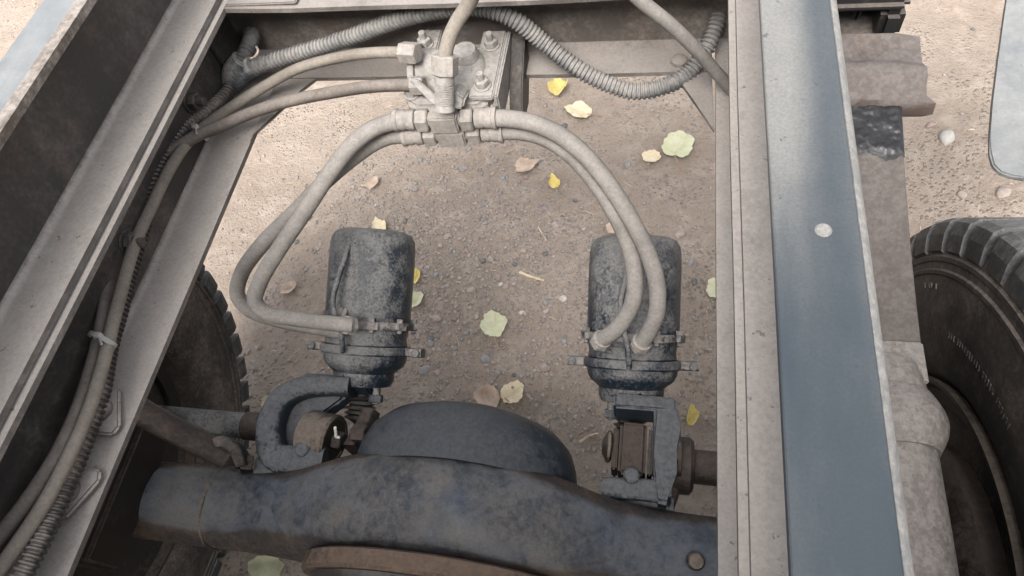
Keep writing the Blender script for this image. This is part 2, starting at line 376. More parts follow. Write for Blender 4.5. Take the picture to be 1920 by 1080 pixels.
# ------------------------------------------------------------------ frame rails
TH = .008
YB, YF = -1.3, 2.35
def channel(kind, side, zb, zt, xw, xe, mats, th=TH, lip=None):
    """C channel open to the truck's centre line. xw: outer face of the web, xe: inner edge of the flanges"""
    pass
def L(s, x): return s * x
def make_sub(s, xw, xe, zb, zt, tm, label, lipmat):
    r = root('subframe_rail', (xw, .4, zb), label, 'subframe rail')
    R_ = .016
    pr = [(xe, zt - TH), (xe, zt - .001), (xe + s * .001, zt)]
    if s > 0: pr += [(xw - R_, zt)] + arc2(xw - R_, zt - R_, R_, 90, 0)[1:] + arc2(xw - R_, zt - R_, R_ - TH, 0, 90)
    else: pr += [(xw + R_, zt)] + arc2(xw + R_, zt - R_, R_, 90, 180)[1:] + arc2(xw + R_, zt - R_, R_ - TH, 180, 90)
    tf = plate_x('top_flange', pr, YB, YF, tm, r, 60, wob=.0012)
    plate_x('web', [(xw, zt - R_ + .0), (xw - s * TH, zt - R_), (xw - s * TH, zb + R_), (xw, zb + R_)], YB, YF, 'web', r, 1)
    pr = [(xe, zb + TH), (xe, zb)]
    if s > 0: pr += arc2(xw - R_, zb + R_, R_, -90, 0) + arc2(xw - R_, zb + R_, R_ - TH, 0, -90)
    else: pr += arc2(xw + R_, zb + R_, R_, 270, 180) + arc2(xw + R_, zb + R_, R_ - TH, 180, 270)
    plate_x('bottom_flange', pr, YB, YF, 'rail', r, 60, wob=.001)
    ew = .014 if s < 0 else .0035
    if s < 0: plate_x('worn_edge', [(xe - s * .0015, zt - TH - .0005), (xe - s * .0015, zt + .0012), (xe + s * ew, zt + .0012), (xe + s * ew, zt - .002), (xe + s * .001, zt - .002), (xe + s * .001, zt - TH - .0005)], YB, YF, lipmat, r, 90, wob=.0009)
    if s > 0: plate_x('worn_corner', arc2(xw - R_, zt - R_, R_ + .0008, 62, 8) + arc2(xw - R_, zt - R_, R_ - .003, 8, 62), YB, YF, 'paleedge', r, 60, wob=.0005)
    return r
def make_main(s, xw, xe, zb, zt, label):
    r = root('frame_rail', (xw, .4, zb), label, 'frame rail')
    R_ = .016
    pr = [(xe, zt - TH), (xe, zt)]
    if s > 0: pr += [(xw - R_, zt)] + arc2(xw - R_, zt - R_, R_, 90, 0)[1:] + arc2(xw - R_, zt - R_, R_ - TH, 0, 90)
    else: pr += [(xw + R_, zt)] + arc2(xw + R_, zt - R_, R_, 90, 180)[1:] + arc2(xw + R_, zt - R_, R_ - TH, 180, 90)
    plate_x('top_flange', pr, YB, YF, 'rail', r, 60, wob=.0012)
    plate_x('web', [(xw, zt - R_), (xw - s * TH, zt - R_), (xw - s * TH, zb + R_), (xw, zb + R_)], YB, YF, 'web', r, 1)
    pr = [(xe, zb + TH), (xe, zb)]
    if s > 0: pr += arc2(xw - R_, zb + R_, R_, -90, 0) + arc2(xw - R_, zb + R_, R_ - TH, 0, -90)
    else: pr += arc2(xw + R_, zb + R_, R_, 270, 180) + arc2(xw + R_, zb + R_, R_ - TH, 180, 270)
    plate_x('bottom_flange', pr, YB, YF, 'rail', r, 60, wob=.001)
    return r
subL = make_sub(-1, -.438, -.366, 1.104, 1.264, 'galv', 'upper subframe channel with pale worn top flange, above the rail holding the hose bundle', 'rustlip')
subR = make_sub(1, .420, .353, 1.104, 1.264, 'top_flange', 'upper subframe channel with dark blue grey top flange, beside the mud flap and saddle casting', 'paleedge')
mainL = make_main(-1, -.438, -.359, .932, 1.100, 'dusty lower frame rail with hoses and conduit lying along its channel')
mainR = make_main(1, .420, .3455, .932, 1.100, 'dusty lower frame rail on the leaf spring and saddle casting side')
cyl('rivet', (.387, .311, 1.262), (.387, .311, 1.2655), .0060, 'paleedge', subR, 16, .002)
# triangular stiffener plates and bolts on the hose-side rail
for (c, d) in (((-.386, .226, .944), 1), ((-.382, .132, .944), -1)):
    c = Vector(c)
    tri = [c + Vector(q) for q in ((-.042, .030 * d, 0), (.0, .034 * d, 0), (.0225, -.014 * d, 0), (.0175, -.026 * d, 0), (-.042, -.026 * d, 0))]
    tp = prism('stiffener_plate', tri, (0, 0, .009), 'rail', mainL, .003, 3)
    lathe('bolt', [(.0145, 0), (.0145, .009), (.0115, .014), (.004, .0145)], c + Vector((-.010, .003 * d, .009)), (0, 0, 1), 'rail', tp, 24)
for (y, z) in ((.70, 1.01), (.45, 1.0)):
    bolt(mainL, (-.4295, y, z), (1, 0, 0), .014, .012, 'web', .012)
for y in (.9, 1.25, 1.8): bolt(mainL, (-.4295, y, 1.02), (1, 0, 0), .014, .012, 'web', .012)

# ------------------------------------------------------------------ crossmember
cm = root('crossmember', (0, .87, .94), 'dusty steel crossmember channel joining the frame rails behind the valve', 'crossmember')
XA, XB = -.428, .411
plate = []
def xplate(name, poly_yz, x0, x1, mat, parent, nx_=30, wob=.0):
    v = []; f = []; n = len(poly_yz)
    for j in range(nx_ + 1):
        x = x0 + (x1 - x0) * j / nx_
        for (y, z) in poly_yz: v.append((x, y + wob * noise.noise(Vector((x * 5, z * 4, 2))), z + wob * noise.noise(Vector((x * 4.3, y * 2, 7)))))
    for j in range(nx_):
        for k in range(n): f.append((j * n + k, j * n + (k + 1) % n, (j + 1) * n + (k + 1) % n, (j + 1) * n + k))
    f.append(tuple(range(n))); f.append(tuple(nx_ * n + k for k in range(n))[::-1])
    return mk(name, v, f, mat, parent, 35)
xplate('web', [(.872, .958), (.880, .958), (.880, 1.082), (.872, 1.082)], XA, XB, 'cross', cm)
tfx = xplate('top_flange', [(.793, 1.091), (.793, 1.098), (.868, 1.0985)] + [(.865 + .015 * cos(radians(a)), 1.083 + .0155 * sin(radians(a))) for a in (75, 45, 20, 0)] + [(.8725, 1.083), (.868, 1.0905)], -.358, .344, 'cross_flange', cm, 40, .004)
bfx = xplate('bottom_flange', [(.815, .9405), (.815, .9475), (.866, .9478), (.8722, .958), (.880, .958), (.877, .946), (.868, .9405)], -.352, .338, 'cross_flange', cm, 40, .002)
for x in (-.33, -.30, -.27): cyl('rivet', (x, .832, 1.0985), (x, .832, 1.104), .009, 'cross_flange', cm, 16, .002)
lathe('rivet', [(.013, 0), (.012, .005), (.007, .009), (.001, .0105)], (.293, .835, .948), (0, 0, 1), 'cross_flange', cm, 20)
box('doubler_plate', (-.357, .797, 1.0995), (-.245, .866, 1.104), 'cross_flange', cm, .0015)
# corner gussets, flat plates welded under the flanges
prism('gusset', [(-.356, .68, .9405), (-.353, .8145, .9405), (-.283, .8145, .9405), (-.30, .795, .9405), (-.352, .70, .9405)], (0, 0, .006), 'cross_flange', cm, .001)
prism('gusset', [(.343, .70, .9405), (.340, .8145, .9405), (.285, .8145, .9405), (.292, .805, .9405)], (0, 0, .006), 'cross_flange', cm, .001)
# a vertical end cleat in each corner
box('end_cleat', (-.427, .80, .96), (-.421, .870, 1.075), 'web', cm, .001)
for (x, z) in ((-.372, 1.062), (.352, 1.066)):
    lathe('cable_hole', [(.0185, 0), (.0185, .001)], (x, .8718, z), (0, -1, 0), 'hole', cm, 24)

# ------------------------------------------------------------------ truck cab behind the photographer, unseen and added so its back wall shades the frame
cb = root('unseen_truck_cab', (0, -1.7, 1.0), 'unseen grey truck cab on the front of the frame, added to shade it', 'cab')
M['cab_paint'] = plain('cab_paint', (.30, .31, .32), .4, .06, 3); M['cab_glass'] = plain('cab_glass', (.02, .025, .03), .08, .1, 3)
CW, CZ, CY = 1.1, 2.7, -.75
prism('shell', [(-CW, CY - .05, 1.28), (-CW, CY, 1.9), (-CW, CY - .05, CZ - .15), (-CW, CY - .2, CZ), (-CW, CY - 1.3, CZ), (-CW, CY - 1.55, CZ - .2), (-CW, CY - 1.9, 1.85), (-CW, CY - 1.95, .75), (-CW, CY - .8, .75), (-CW, CY - .75, 1.28)], (2 * CW, 0, 0), 'cab_paint', cb, .05, 3)
box('rear_window', (-.5, CY + .002, 1.93), (.5, CY + .014, 2.3), 'cab_glass', cb, .004)
for x in (-CW - .015, CW): box('door', (x, CY - 1.4, 1.35), (x + .015, CY - .45, 2.45), 'cab_paint', cb, .006)

# ------------------------------------------------------------------ corrugated conduits
CR = .0130
c1 = [(-0.3866, 0.8000, 0.9808), (-0.3487, 0.8050, 0.9886), (-0.2924, 0.8150, 0.9975), (-0.2075, 0.8250, 1.0154), (-0.1140, 0.8300, 1.0432), (-0.0449, 0.8300, 1.0573), (0.0108, 0.8300, 1.0586), (0.0557, 0.8250, 1.0427), (0.0980, 0.8200, 1.0021), (0.1447, 0.8000, 0.9730), (0.1837, 0.7900, 0.9538), (0.2305, 0.7850, 0.9389), (0.2726, 0.7900, 0.9429), (0.3061, 0.8100, 0.9481), (0.3285, 0.8350, 0.9678), (0.3405, 0.8600, 0.9843), (0.3480, 0.8850, 1.0008)]
o = sweep('corrugated_conduit', c1, CR, 'conduit', None, 16, .006, .0066, .0026)
tag(o, 'long grey corrugated conduit draped along the crossmember and sagging below its lower flange', 'conduit')
c2 = [(-0.3932, 0.8050, 0.9897), (-0.3872, 0.8250, 0.9968), (-0.3850, 0.8500, 0.9999), (-0.4062, 0.8850, 0.9862)]
o = sweep('corrugated_conduit', c2, CR, 'conduit', None, 16, .006, .0066, .0026)
tag(o, 'short corrugated conduit branch bending from the taped joint into the crossmember hole', 'conduit')
c3 = [(-0.4178, 0.7950, 0.9635), (-0.4183, 0.7650, 0.9634), (-0.4239, 0.7200, 0.9735), (-0.4336, 0.6650, 0.9904), (-0.4381, 0.6200, 0.9991), (-0.4358, 0.5591, 1.0000), (-0.4341, 0.4903, 0.9850), (-0.4325, 0.4193, 0.9720), (-0.4220, 0.3557, 0.9680), (-0.4135, 0.3092, 0.9680), (-0.3951, 0.2444, 0.9680), (-0.3874, 0.1896, 0.9700), (-0.3802, 0.1406, 0.9750), (-0.3751, 0.0919, 0.9800), (-0.3732, 0.0461, 0.9850), (-0.3807, -0.0049, 0.9850)]
o = sweep('corrugated_conduit', c3, .0118, 'conduit_dark', None, 16, .006, .0072, .0028)
tag(o, 'dark corrugated conduit running along the rail channel beneath the two air hoses', 'conduit')
sl_ = root('conduit_junction', (-0.4132, 0.8000, 0.9701), 'grey taped junction sleeve where three corrugated conduits meet', 'junction sleeve')
sweep('tape_wrap', [(-0.4225, 0.7900, 0.9567), (-0.4096, 0.7980, 0.9719), (-0.3878, 0.8060, 0.9952)], .018, 'tape', sl_, 16, .004, rfun=lambda s: .0165 + .0055 * sin(pi * min(1, s * 1.05)) + .0012 * sin(s * 40))
sweep('tape_wrap', [(-0.4162, 0.7970, 0.9661), (-0.3929, 0.8010, 0.9767), (-0.3726, 0.8030, 0.9844)], .016, 'tape', sl_, 16, .004, rfun=lambda s: .0185 - .003 * s + .0008 * sin(s * 50))
o = sweep('tie_wire', [(-0.3601, 0.7900, 1.0109), (-0.3416, 0.7820, 1.0238), (-0.3363, 0.7850, 1.0293), (-0.3465, 0.8000, 1.0247)], .0018, 'wire', None, 8, .004)
tag(o, 'thin pale wire loop tucked between the conduit branches', 'wire')

# ------------------------------------------------------------------ air hoses along the rail
hA = [(-0.0793, 0.7500, 1.0508), (-0.1414, 0.7650, 1.0384), (-0.1904, 0.7750, 1.0250), (-0.2774, 0.7750, 1.0034), (-0.3565, 0.7550, 0.9757), (-0.3992, 0.7150, 0.9726), (-0.4209, 0.6650, 0.9811), (-0.4133, 0.5847, 1.0050), (-0.4163, 0.5098, 1.0030), (-0.4166, 0.4449, 1.0000), (-0.3963, 0.3383, 1.0000), (-0.3824, 0.2777, 1.0000), (-0.3720, 0.2165, 1.0000), (-0.3701, 0.1621, 1.0000), (-0.3744, 0.1047, 1.0000), (-0.3877, 0.0473, 1.0000), (-0.4036, -0.0094, 1.0000)]
o = sweep('air_hose', hA, .0082, 'tanhose', None, 14); tag(o, 'slim tan air hose from the valve side port bending down along the rail', 'hose')
hB = [(-0.0746, 0.7280, 1.0111), (-0.1419, 0.7280, 1.0092), (-0.2134, 0.7280, 0.9977), (-0.2841, 0.7200, 0.9891), (-0.3414, 0.7000, 0.9853), (-0.3880, 0.6750, 0.9819), (-0.4035, 0.6500, 0.9927), (-0.4323, 0.6100, 0.9989), (-0.4531, 0.5588, 1.0000), (-0.4628, 0.5006, 0.9950), (-0.4586, 0.4412, 0.9900), (-0.4274, 0.3661, 0.9920), (-0.4035, 0.2931, 0.9950), (-0.3893, 0.2229, 0.9970), (-0.3852, 0.1638, 1.0000), (-0.3952, 0.1084, 1.0000), (-0.4146, 0.0524, 1.0000), (-0.4312, 0.0026, 1.0000)]
o = sweep('air_hose', hB, .0092, 'darkhose', None, 14); tag(o, 'thicker brown air hose from the valve lower ear joining the tan hose on the rail', 'hose')
def tie(p, axis, r, label):
    t = root('cable_tie', p, label, 'cable tie')
    a, u, w = frame_of(axis); p = Vector(p)
    n = 22; v = []; f = []
    for k in range(n):
        th = 2 * pi * k / n; d = u * cos(th) * r * .75 + w * sin(th) * r
        for s_ in (-1, 1):
            v += [p + d + a * s_ * .003, p + d * 1.1 + a * s_ * .003]
    for k in range(n):
        k2 = (k + 1) % n; q = [k * 4, k * 4 + 1, k * 4 + 3, k * 4 + 2]; q2 = [k2 * 4, k2 * 4 + 1, k2 * 4 + 3, k2 * 4 + 2]
        for e in range(4): f.append((q[e], q[(e + 1) % 4], q2[(e + 1) % 4], q2[e]))
    mk('band', v, f, 'tie', t)
    q = p + u * r * .8 + w * r * .35
    box('buckle', q - Vector((.004,) * 3), q + Vector((.004,) * 3), 'tie', t, .001)
    e = q + w * .012 + u * .004
    cyl('tail', q, e + Vector((.004, -.010, .002)), .0016, 'tie', t, 8, .0004)
tie((-0.3976, 0.3043, 1.0000), (.25, .85, 0), .0185, 'pale cable tie binding both air hoses midway along the rail')
tie((-0.4128, 0.6620, 0.9866), (.6, .7, .1), .0185, 'pale cable tie binding both hoses near the rail bolt where they part')
o = box('hose_clip', Vector((-0.4475, 0.4955, 1.0000)) - Vector((.012, .016, .012)), Vector((-0.4475, 0.4955, 1.0000)) + Vector((.010, .016, .012)), 'brown', None, .005, 3)
tag(o, 'rusty brown clip clamping the thicker hose to the rail web', 'clip')

# tubes coming from above the crossmember
o = sweep('supply_tube', [(0.0530, 0.7400, 1.1836), (0.0266, 0.7400, 1.1359), (0.0051, 0.7350, 1.1106), (-0.0083, 0.7250, 1.0912), (-0.0160, 0.7150, 1.0726)], .0098, 'tanhose', None, 16)
tag(o, 'pale supply tube curving down into the nut on top of the valve', 'tube')
o = sweep('air_hose', [(0.2073, 0.7500, 1.1615), (0.2388, 0.7500, 1.1230), (0.2775, 0.7500, 1.0843), (0.3151, 0.7550, 1.0355), (0.3433, 0.7650, 0.9890), (0.3914, 0.7750, 0.9161)], .0088, 'dusthose', None, 14)
tag(o, 'pale hose crossing over the sagging conduit and passing under the rail', 'hose')

# ------------------------------------------------------------------ relay valve
rv = root('relay_valve', (-0.0481, 0.8019, 0.9500), 'dust caked relay valve bolted in front of the crossmember', 'valve')
vz = 1.005
vc = Vector((-0.0313, 0.7726, 1.0000))
lathe('body', [(.030, -.075), (.036, -.07), (.038, -.045), (.055, -.04), (.058, -.036), (.058, -.012), (.055, -.008), (.050, -.006), (.046, .004), (.040, .009), (.020, .012), (.002, .0125)], vc, (0, 0, 1), 'valve', rv, 48)
# square mounting flange with ears
fl = [vc + Vector((x, y, -.034)) for x, y in ((-.068, -.052), (-.05, -.066), (.045, -.066), (.062, -.05), (.062, .05), (.045, .062), (-.05, .062), (-.066, .048))]
prism('body_flange', fl, (0, 0, .022), 'valve', rv, .006, 3)
for (cx, cy, w_, l_) in ((.050, .012, .036, .138), (-.052, .058, .036, .06)):
    p = vc + Vector((cx, cy, -.010))
    bp = box('bracket_plate', p - Vector((w_ / 2, l_ / 2, 0)), p + Vector((w_ / 2, l_ / 2, .009)), 'valve', rv, .002)
bside = box('bracket_side', vc + Vector((.0685, -.056, -.055)), vc + Vector((.0745, .080, -.0012)), 'valve', rv, .002)
prism('hanger_plate', [vc + Vector(q) for q in ((.076, .078, -.004), (.076, .0, -.05), (.076, -.040, -.095), (.076, .03, -.10), (.076, .082, -.06))], (.020, 0, 0), 'black', rv, .002)
for (bx_, by_) in ((.050, .046), (.050, -.036), (-.054, .052), (-.058, -.040)):
    p = vc + Vector((bx_, by_, -.001 if by_ > -.038 or bx_ > 0 else -.012))
    bolt(rv, p, (0, 0, 1), .0105, .011, 'valve', .014, name='nut')
# side port barrel toward the rail
pb = vc + Vector((-.006, -.004, .0))
lathe('side_barrel', [(.018, 0), (.030, .004), (.030, .042), (.036, .043), (.036, .052), (.028, .055), (.020, .057)], pb, (-1, .04, .02), 'valve', rv, 32)
lathe('cap_dome', [(.019, 0), (.019, .016), (.016, .022), (.003, .024)], vc + Vector((.020, .010, .004)), (.0, .0, 1), 'valve', rv, 28)
hexnut('port_nut', (-0.0665, 0.7480, 1.0504), (-0.0938, 0.7540, 1.0477), .0155, 'fitting', rv)
# lower ear with the second port
le = Vector((-0.0685, 0.7280, 1.0100))
prism('lower_ear', [(-0.0777, 0.7200, 1.0278), (-0.0659, 0.7200, 1.0305), (-0.0332, 0.7000, 1.0143), (-0.0236, 0.6900, 1.0007), (-0.0422, 0.6900, 1.0142), (-0.0617, 0.7100, 1.0211)], (0, -.006, .004), 'valve', rv, .0015)
hexnut('port_nut', le + Vector((.004, 0, 0)), le + Vector((-.016, 0, 0)), .0135, 'valve', rv)
# vertical delivery column
tn = Vector((-0.0171, 0.7150, 1.0709)); tb = Vector((-0.0187, 0.7000, 1.0522))
hexnut('supply_nut', (-0.0157, 0.7160, 1.0745), (-0.0186, 0.7020, 1.0513), .0185, 'fitting', rv)
col = [Vector((-0.0185, 0.7030, 1.0522)), Vector((-0.0256, 0.6820, 1.0088))]
d_ = (col[1] - col[0])
prof = [(.0135, 0)]
nth = 12
for k in range(nth): prof += [(.0135, d_.length * (.25 + .05 * k)), (.0118, d_.length * (.25 + .05 * k + .025))]
prof += [(.0135, d_.length * .9), (.015, d_.length)]
lathe('threaded_column', prof, col[0], d_, 'valve', rv, 24)
prism('column_foot', [(-0.0462, 0.7000, 1.0063), (-0.0119, 0.7000, 1.0260), (0.0016, 0.7000, 1.0108), (-0.0019, 0.6900, 1.0005), (-0.0440, 0.6900, 0.9977)], (0, .03, -.012), 'valve', rv, .003)
lathe('exhaust_port', [(.026, 0), (.026, .03), (.022, .034)], vc + Vector((.028, -.02, -.075)), (0, -.2, -1), 'black', rv, 28)

# ------------------------------------------------------------------ tee fittings and brake hoses
def tee(pl, pr, label, s=1.0):
    pl = Vector(pl); pr = Vector(pr); c = (pl + pr) / 2; t = root('tee_fitting', c, label, 'pipe fitting', 'tee fittings under the valve')
    ax = (pr - pl).normalized(); hw = .021 * s
    rot = Matrix((ax, Vector((0, 0, 1)).cross(ax), ax.cross(Vector((0, 0, 1)).cross(ax)))).transposed()
    box('block', c - Vector((hw, .0155, .0155)), c + Vector((hw, .0155, .0155)), 'fitting', t, .0025, 2, rot)
    for d in (-1, 1):
        a = ax * d
        hexnut('nut', c + a * (hw + .003), c + a * (hw + .022), .0178, 'fitting', t)
        cyl('thread', c + a * (hw - .001), c + a * (hw + .006), .011, 'fitting', t)
        lathe('ferrule', [(.0105, 0), (.0148, .002), (.0152, .012), (.0138, .015), (.0152, .018), (.0152, .026), (.0168, .028), (.0168, .033), (.0138, .034)], c + a * (hw + .0225), a, 'fitting', t, 24)
    return t
tee((-0.0684, 0.6984, 0.9720), (-0.0043, 0.7002, 0.9720), 'upper brass tee fitting with hex nuts, hanging under the valve column')
tee((-0.0728, 0.6989, 0.9400), (0.0073, 0.7032, 0.9400), 'lower tee fitting partly hidden beneath the upper one')
HR = .0128
def bh(pts, label): 
    o = sweep('brake_hose', pts, HR, 'dusthose', None, 16, .01); return tag(o, label, 'brake hose', 'brake hoses')
bh([(-0.0952, 0.6975, 0.9720), (-0.1166, 0.6934, 0.9720), (-0.1449, 0.6846, 0.9680), (-0.1779, 0.6639, 0.9550), (-0.2132, 0.6333, 0.9300), (-0.2596, 0.5861, 0.8900), (-0.3074, 0.5381, 0.8500), (-0.3457, 0.5038, 0.8100), (-0.3595, 0.4829, 0.7850), (-0.3470, 0.4729, 0.7650), (-0.3174, 0.4765, 0.7450), (-0.2702, 0.4820, 0.7250), (-0.2225, 0.4894, 0.7050)],
   'brake hose from the upper tee looping tightly into the chamber nearer the rail hoses')
bh([(-0.0990, 0.6957, 0.9400), (-0.1241, 0.6986, 0.9380), (-0.1554, 0.6929, 0.9300), (-0.1947, 0.6725, 0.9150), (-0.2418, 0.6468, 0.8900), (-0.3003, 0.6088, 0.8550), (-0.3637, 0.5716, 0.8150), (-0.4093, 0.5374, 0.7750), (-0.4221, 0.5126, 0.7450), (-0.4061, 0.4992, 0.7200), (-0.3667, 0.4962, 0.6950), (-0.3125, 0.4948, 0.6800), (-0.2561, 0.4931, 0.6700)],
   'brake hose from the lower tee making the wider bend to the curved bracket chamber')
bh([(0.0250, 0.7001, 0.9720), (0.0509, 0.7000, 0.9720), (0.0928, 0.6973, 0.9650), (0.1348, 0.6850, 0.9500), (0.1729, 0.6646, 0.9250), (0.2061, 0.6402, 0.8900), (0.2354, 0.6134, 0.8500), (0.2603, 0.5847, 0.8100), (0.2746, 0.5557, 0.7750), (0.2773, 0.5294, 0.7400), (0.2689, 0.5123, 0.7100), (0.2575, 0.5009, 0.6850)],
   'brake hose from the upper tee arching to the chamber port beside the dark flange rail')
bh([(0.0370, 0.7043, 0.9400), (0.0647, 0.7063, 0.9390), (0.1037, 0.7022, 0.9300), (0.1428, 0.6874, 0.9100), (0.1785, 0.6625, 0.8800), (0.2071, 0.6320, 0.8500), (0.2279, 0.6041, 0.8150), (0.2415, 0.5699, 0.7800), (0.2414, 0.5405, 0.7500), (0.2292, 0.5215, 0.7200), (0.2115, 0.5073, 0.7000), (0.1947, 0.5006, 0.6850)],
   'brake hose from the lower tee arching just inside its twin to the square bracket chamber')

# ------------------------------------------------------------------ brake chambers
def chamber(B, T, ports, label, tube, side):
    """B: mounting end, T: top of the spring can"""
    B = Vector(B); T = Vector(T); ax = (T - B).normalized(); Ln = (T - B).length; r = root('brake_chamber', B, label, 'brake chamber', 'spring brake chambers')
    k = Ln / .30
    a, u, w = frame_of(ax, (0, 0, 1))     # u is up, w is sideways
    R0 = .0795
    can = lathe('spring_can', [(R0 * .99, .118 * k), (R0, .125 * k), (R0 * 1.005, .24 * k), (R0 * .995, .270 * k), (R0 * .97, .284 * k), (R0 * .90, .294 * k), (R0 * .78, .299 * k), (R0 * .4, .302 * k), (.002, .303 * k)], B, ax, 'chamber', r, 64, 35, rough=.0006)
    lathe('clamp_ring', [(R0 * .95, .1045 * k), (R0 * 1.07, .1045 * k), (R0 * 1.08, .107 * k), (R0 * 1.08, .1165 * k), (R0 * 1.07, .119 * k), (R0 * .95, .119 * k)], B, ax, 'chamber_dk', r, 64)
    lathe('centre_body', [(R0 * .93, .070 * k), (R0 * .96, .073 * k), (R0 * .94, .085 * k), (R0 * .97, .1045 * k)], B, ax, 'chamber', r, 64, rough=.0006)
    lathe('flange_ring', [(R0 * .9, .052 * k), (R0 * 1.03, .053 * k), (R0 * 1.06, .056 * k), (R0 * 1.06, .066 * k), (R0 * 1.03, .0705 * k), (R0 * .9, .071 * k)], B, ax, 'chamber', r, 64)
    lathe('service_bowl', [(.040, -.012 * k), (R0 * .64, -.010 * k), (R0 * .70, .0 * k), (R0 * .71, .016 * k), (R0 * .78, .022 * k), (R0 * .90, .030 * k), (R0 * .97, .042 * k), (R0 * .98, .0525 * k)], B, ax, 'chamber', r, 64, rough=.0008)
    for d in (-1, 1):
        c = B + ax * (.0615 * k) + w * d * (R0 * 1.0); e = c + w * d * .033
        ear = rect_sweep('clamp_ear', [c, c + w * d * .016, e], .016, .026, u, 'chamber_dk', r, .006, .004)
        cyl('ear_bolt', e - w * d * .009 + u * .010 , e - w * d * .009 + u * .019, .0075, 'chamber', ear, 14, .0015)
    for ang in (25, 62, 118, 155, -20, 200):
        th = radians(ang); dv = w * cos(th) + u * sin(th); c = B + ax * (.1115 * k) + dv * R0 * 1.05
        lug = rect_sweep('bolt_lug', [c - dv * .01, c, c + dv * .009], .020, .013, ax, 'chamber_dk', r, .005, .003)
        hexnut('bolt', c + ax * .006 + dv * .002, c + ax * .014 + dv * .002, .0062, 'chamber_dk', lug); cyl('stud', c + ax * -.013 + dv * .002, c - ax * .006 + dv * .002, .0045, 'chamber_dk', lug, 10)
    sweep('breather_tube', tube, .0048, 'chamber', r, 10, .006)
    for (p, q) in ports:
        p = Vector(p); q = Vector(q); pr_ = hexnut('port_nut', p, p.lerp(q, .55), .0165, 'fitting', r)
        lathe('port_collar', [(.0135, 0), (.0158, .002), (.0158, .007), (.0135, .009)], p.lerp(q, .5), q - p, 'fitting', pr_, 24)
    lathe('drain_hole', [(.0034, 0), (.0034, .0012)], B + ax * (.008 * k) + (u * .96 + w * side * .28) * R0 * .712, u * .96 + w * side * .28, 'hole', r, 14)
    for d in (-1, 1):
        p = B - ax * .012 * k + w * d * .032 + u * .012
        cyl('mount_stud', p, p - ax * .03, .0075, 'chamber_dk', r, 14); hexnut('mount_nut', p - ax * .013, p - ax * .027, .0135, 'cast', r)
    cyl('push_rod', B - ax * .012, B - ax * .10, .011, 'brown', r, 14)
    v = [(.014, 0)]
    for i in range(5): v += [(.030 - .002 * (i % 2), .004 + i * .009), (.020, .0085 + i * .009)]
    lathe('rubber_boot', v + [(.014, .052)], B - ax * .030, -ax, 'black', r, 26, 20, rough=.006)
    return r
chamber((-0.2536, 0.4613, 0.5350), (-0.2503, 0.7085, 0.6650), [((-0.2278, 0.4959, 0.6900), (-0.2355, 0.4891, 0.7060)), ((-.262, .525, .66), (-.276, .527, .668))],
        'blue black brake chamber with two hoses entering from the side, nearer the hose rail', [(-0.2655, 0.6450, 0.7150), (-0.2642, 0.6069, 0.7180), (-0.2694, 0.5677, 0.7100), (-0.2723, 0.5358, 0.7000), (-0.2616, 0.5052, 0.6900), (-0.2528, 0.4840, 0.6720), (-0.2562, 0.4662, 0.6450)], -1)
chamber((0.2402, 0.4685, 0.5350), (0.2360, 0.7115, 0.6650), [((0.2501, 0.4993, 0.6680), (0.2582, 0.5013, 0.6880)), ((0.1872, 0.5008, 0.6680), (0.1964, 0.5020, 0.6880))],
        'dusty brake chamber with two hoses dropping in from above, under the dark flange rail', [(0.2289, 0.6466, 0.7220), (0.2267, 0.5951, 0.7220), (0.2205, 0.5544, 0.7150), (0.2258, 0.5196, 0.7000), (0.2340, 0.4900, 0.6850), (0.2384, 0.4671, 0.6550)], 1)

# ------------------------------------------------------------------ axle housing
AX, AY, AZ = -.03, .205, .54
ax_r = root('axle_housing', (AX, AY, AZ - .2), 'blue grey dusty rear axle housing with domed centre', 'axle')
def beam():
    v = []; f = []; seg = 48; xs = [-.74 + 1.44 * i / 150 for i in range(151)]
    for x in xs:
        d = abs(x - AX); hb = sqrt(max(0, .212 ** 2 - d * d)) if d < .212 else 0
        tube = .069 - .008 * max(0, (d - .45) / .25)
        sm_ = max(0, 1 - d / .38); sm_ = sm_ * sm_ * (3 - 2 * sm_)
        hz = tube + .125 * sm_; hyf = tube + .034 * math.exp(-(d / .22) ** 4); hyb = tube + .016 * math.exp(-(d / .22) ** 4)
        for k in range(seg):
            th = 2 * pi * k / seg; c_, s_ = cos(th), sin(th); e = 2 / (2.2 + 1.2 * math.exp(-(d / .25) ** 4))
            y = hyf * abs(c_) ** e if c_ >= 0 else -hyb * abs(c_) ** e; z = hz * abs(s_) ** e * (1 if s_ >= 0 else -1)
            p = Vector((x, AY + y, AZ + z)); n_ = noise.noise(p * 9) * .003 + noise.noise(p * 30) * .0008
            v.append(p + Vector((0, c_, s_)) * n_)
    n = len(xs)
    for i in range(n - 1):
        for k in range(seg): f.append((i * seg + k, i * seg + (k + 1) % seg, (i + 1) * seg + (k + 1) % seg, (i + 1) * seg + k))
    f.append(tuple(range(seg))); f.append(tuple((n - 1) * seg + k for k in range(seg))[::-1])
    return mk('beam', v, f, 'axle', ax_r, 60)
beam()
lathe('domed_cover', [(.186, .07), (.187, .098), (.184, .118), (.174, .145), (.152, .168), (.118, .183), (.07, .193), (.03, .197), (.002, .198)], (AX + .005, AY, AZ), (0, 1, 0), 'dome', ax_r, 72, 40, rough=.001)
ring = lathe('carrier_flange', [(.15, -.068), (.216, -.066), (.221, -.069), (.222, -.089), (.217, -.094), (.15, -.094)], (AX, AY, AZ), (0, 1, 0), 'axle_rust', ax_r, 72)
lathe('carrier_casting', [(.207, -.0945), (.195, -.112), (.168, -.122), (.14, -.17), (.10, -.24), (.075, -.30), (.07, -.36)], (AX, AY, AZ), (0, 1, 0), 'axle', ax_r, 64, rough=.002)
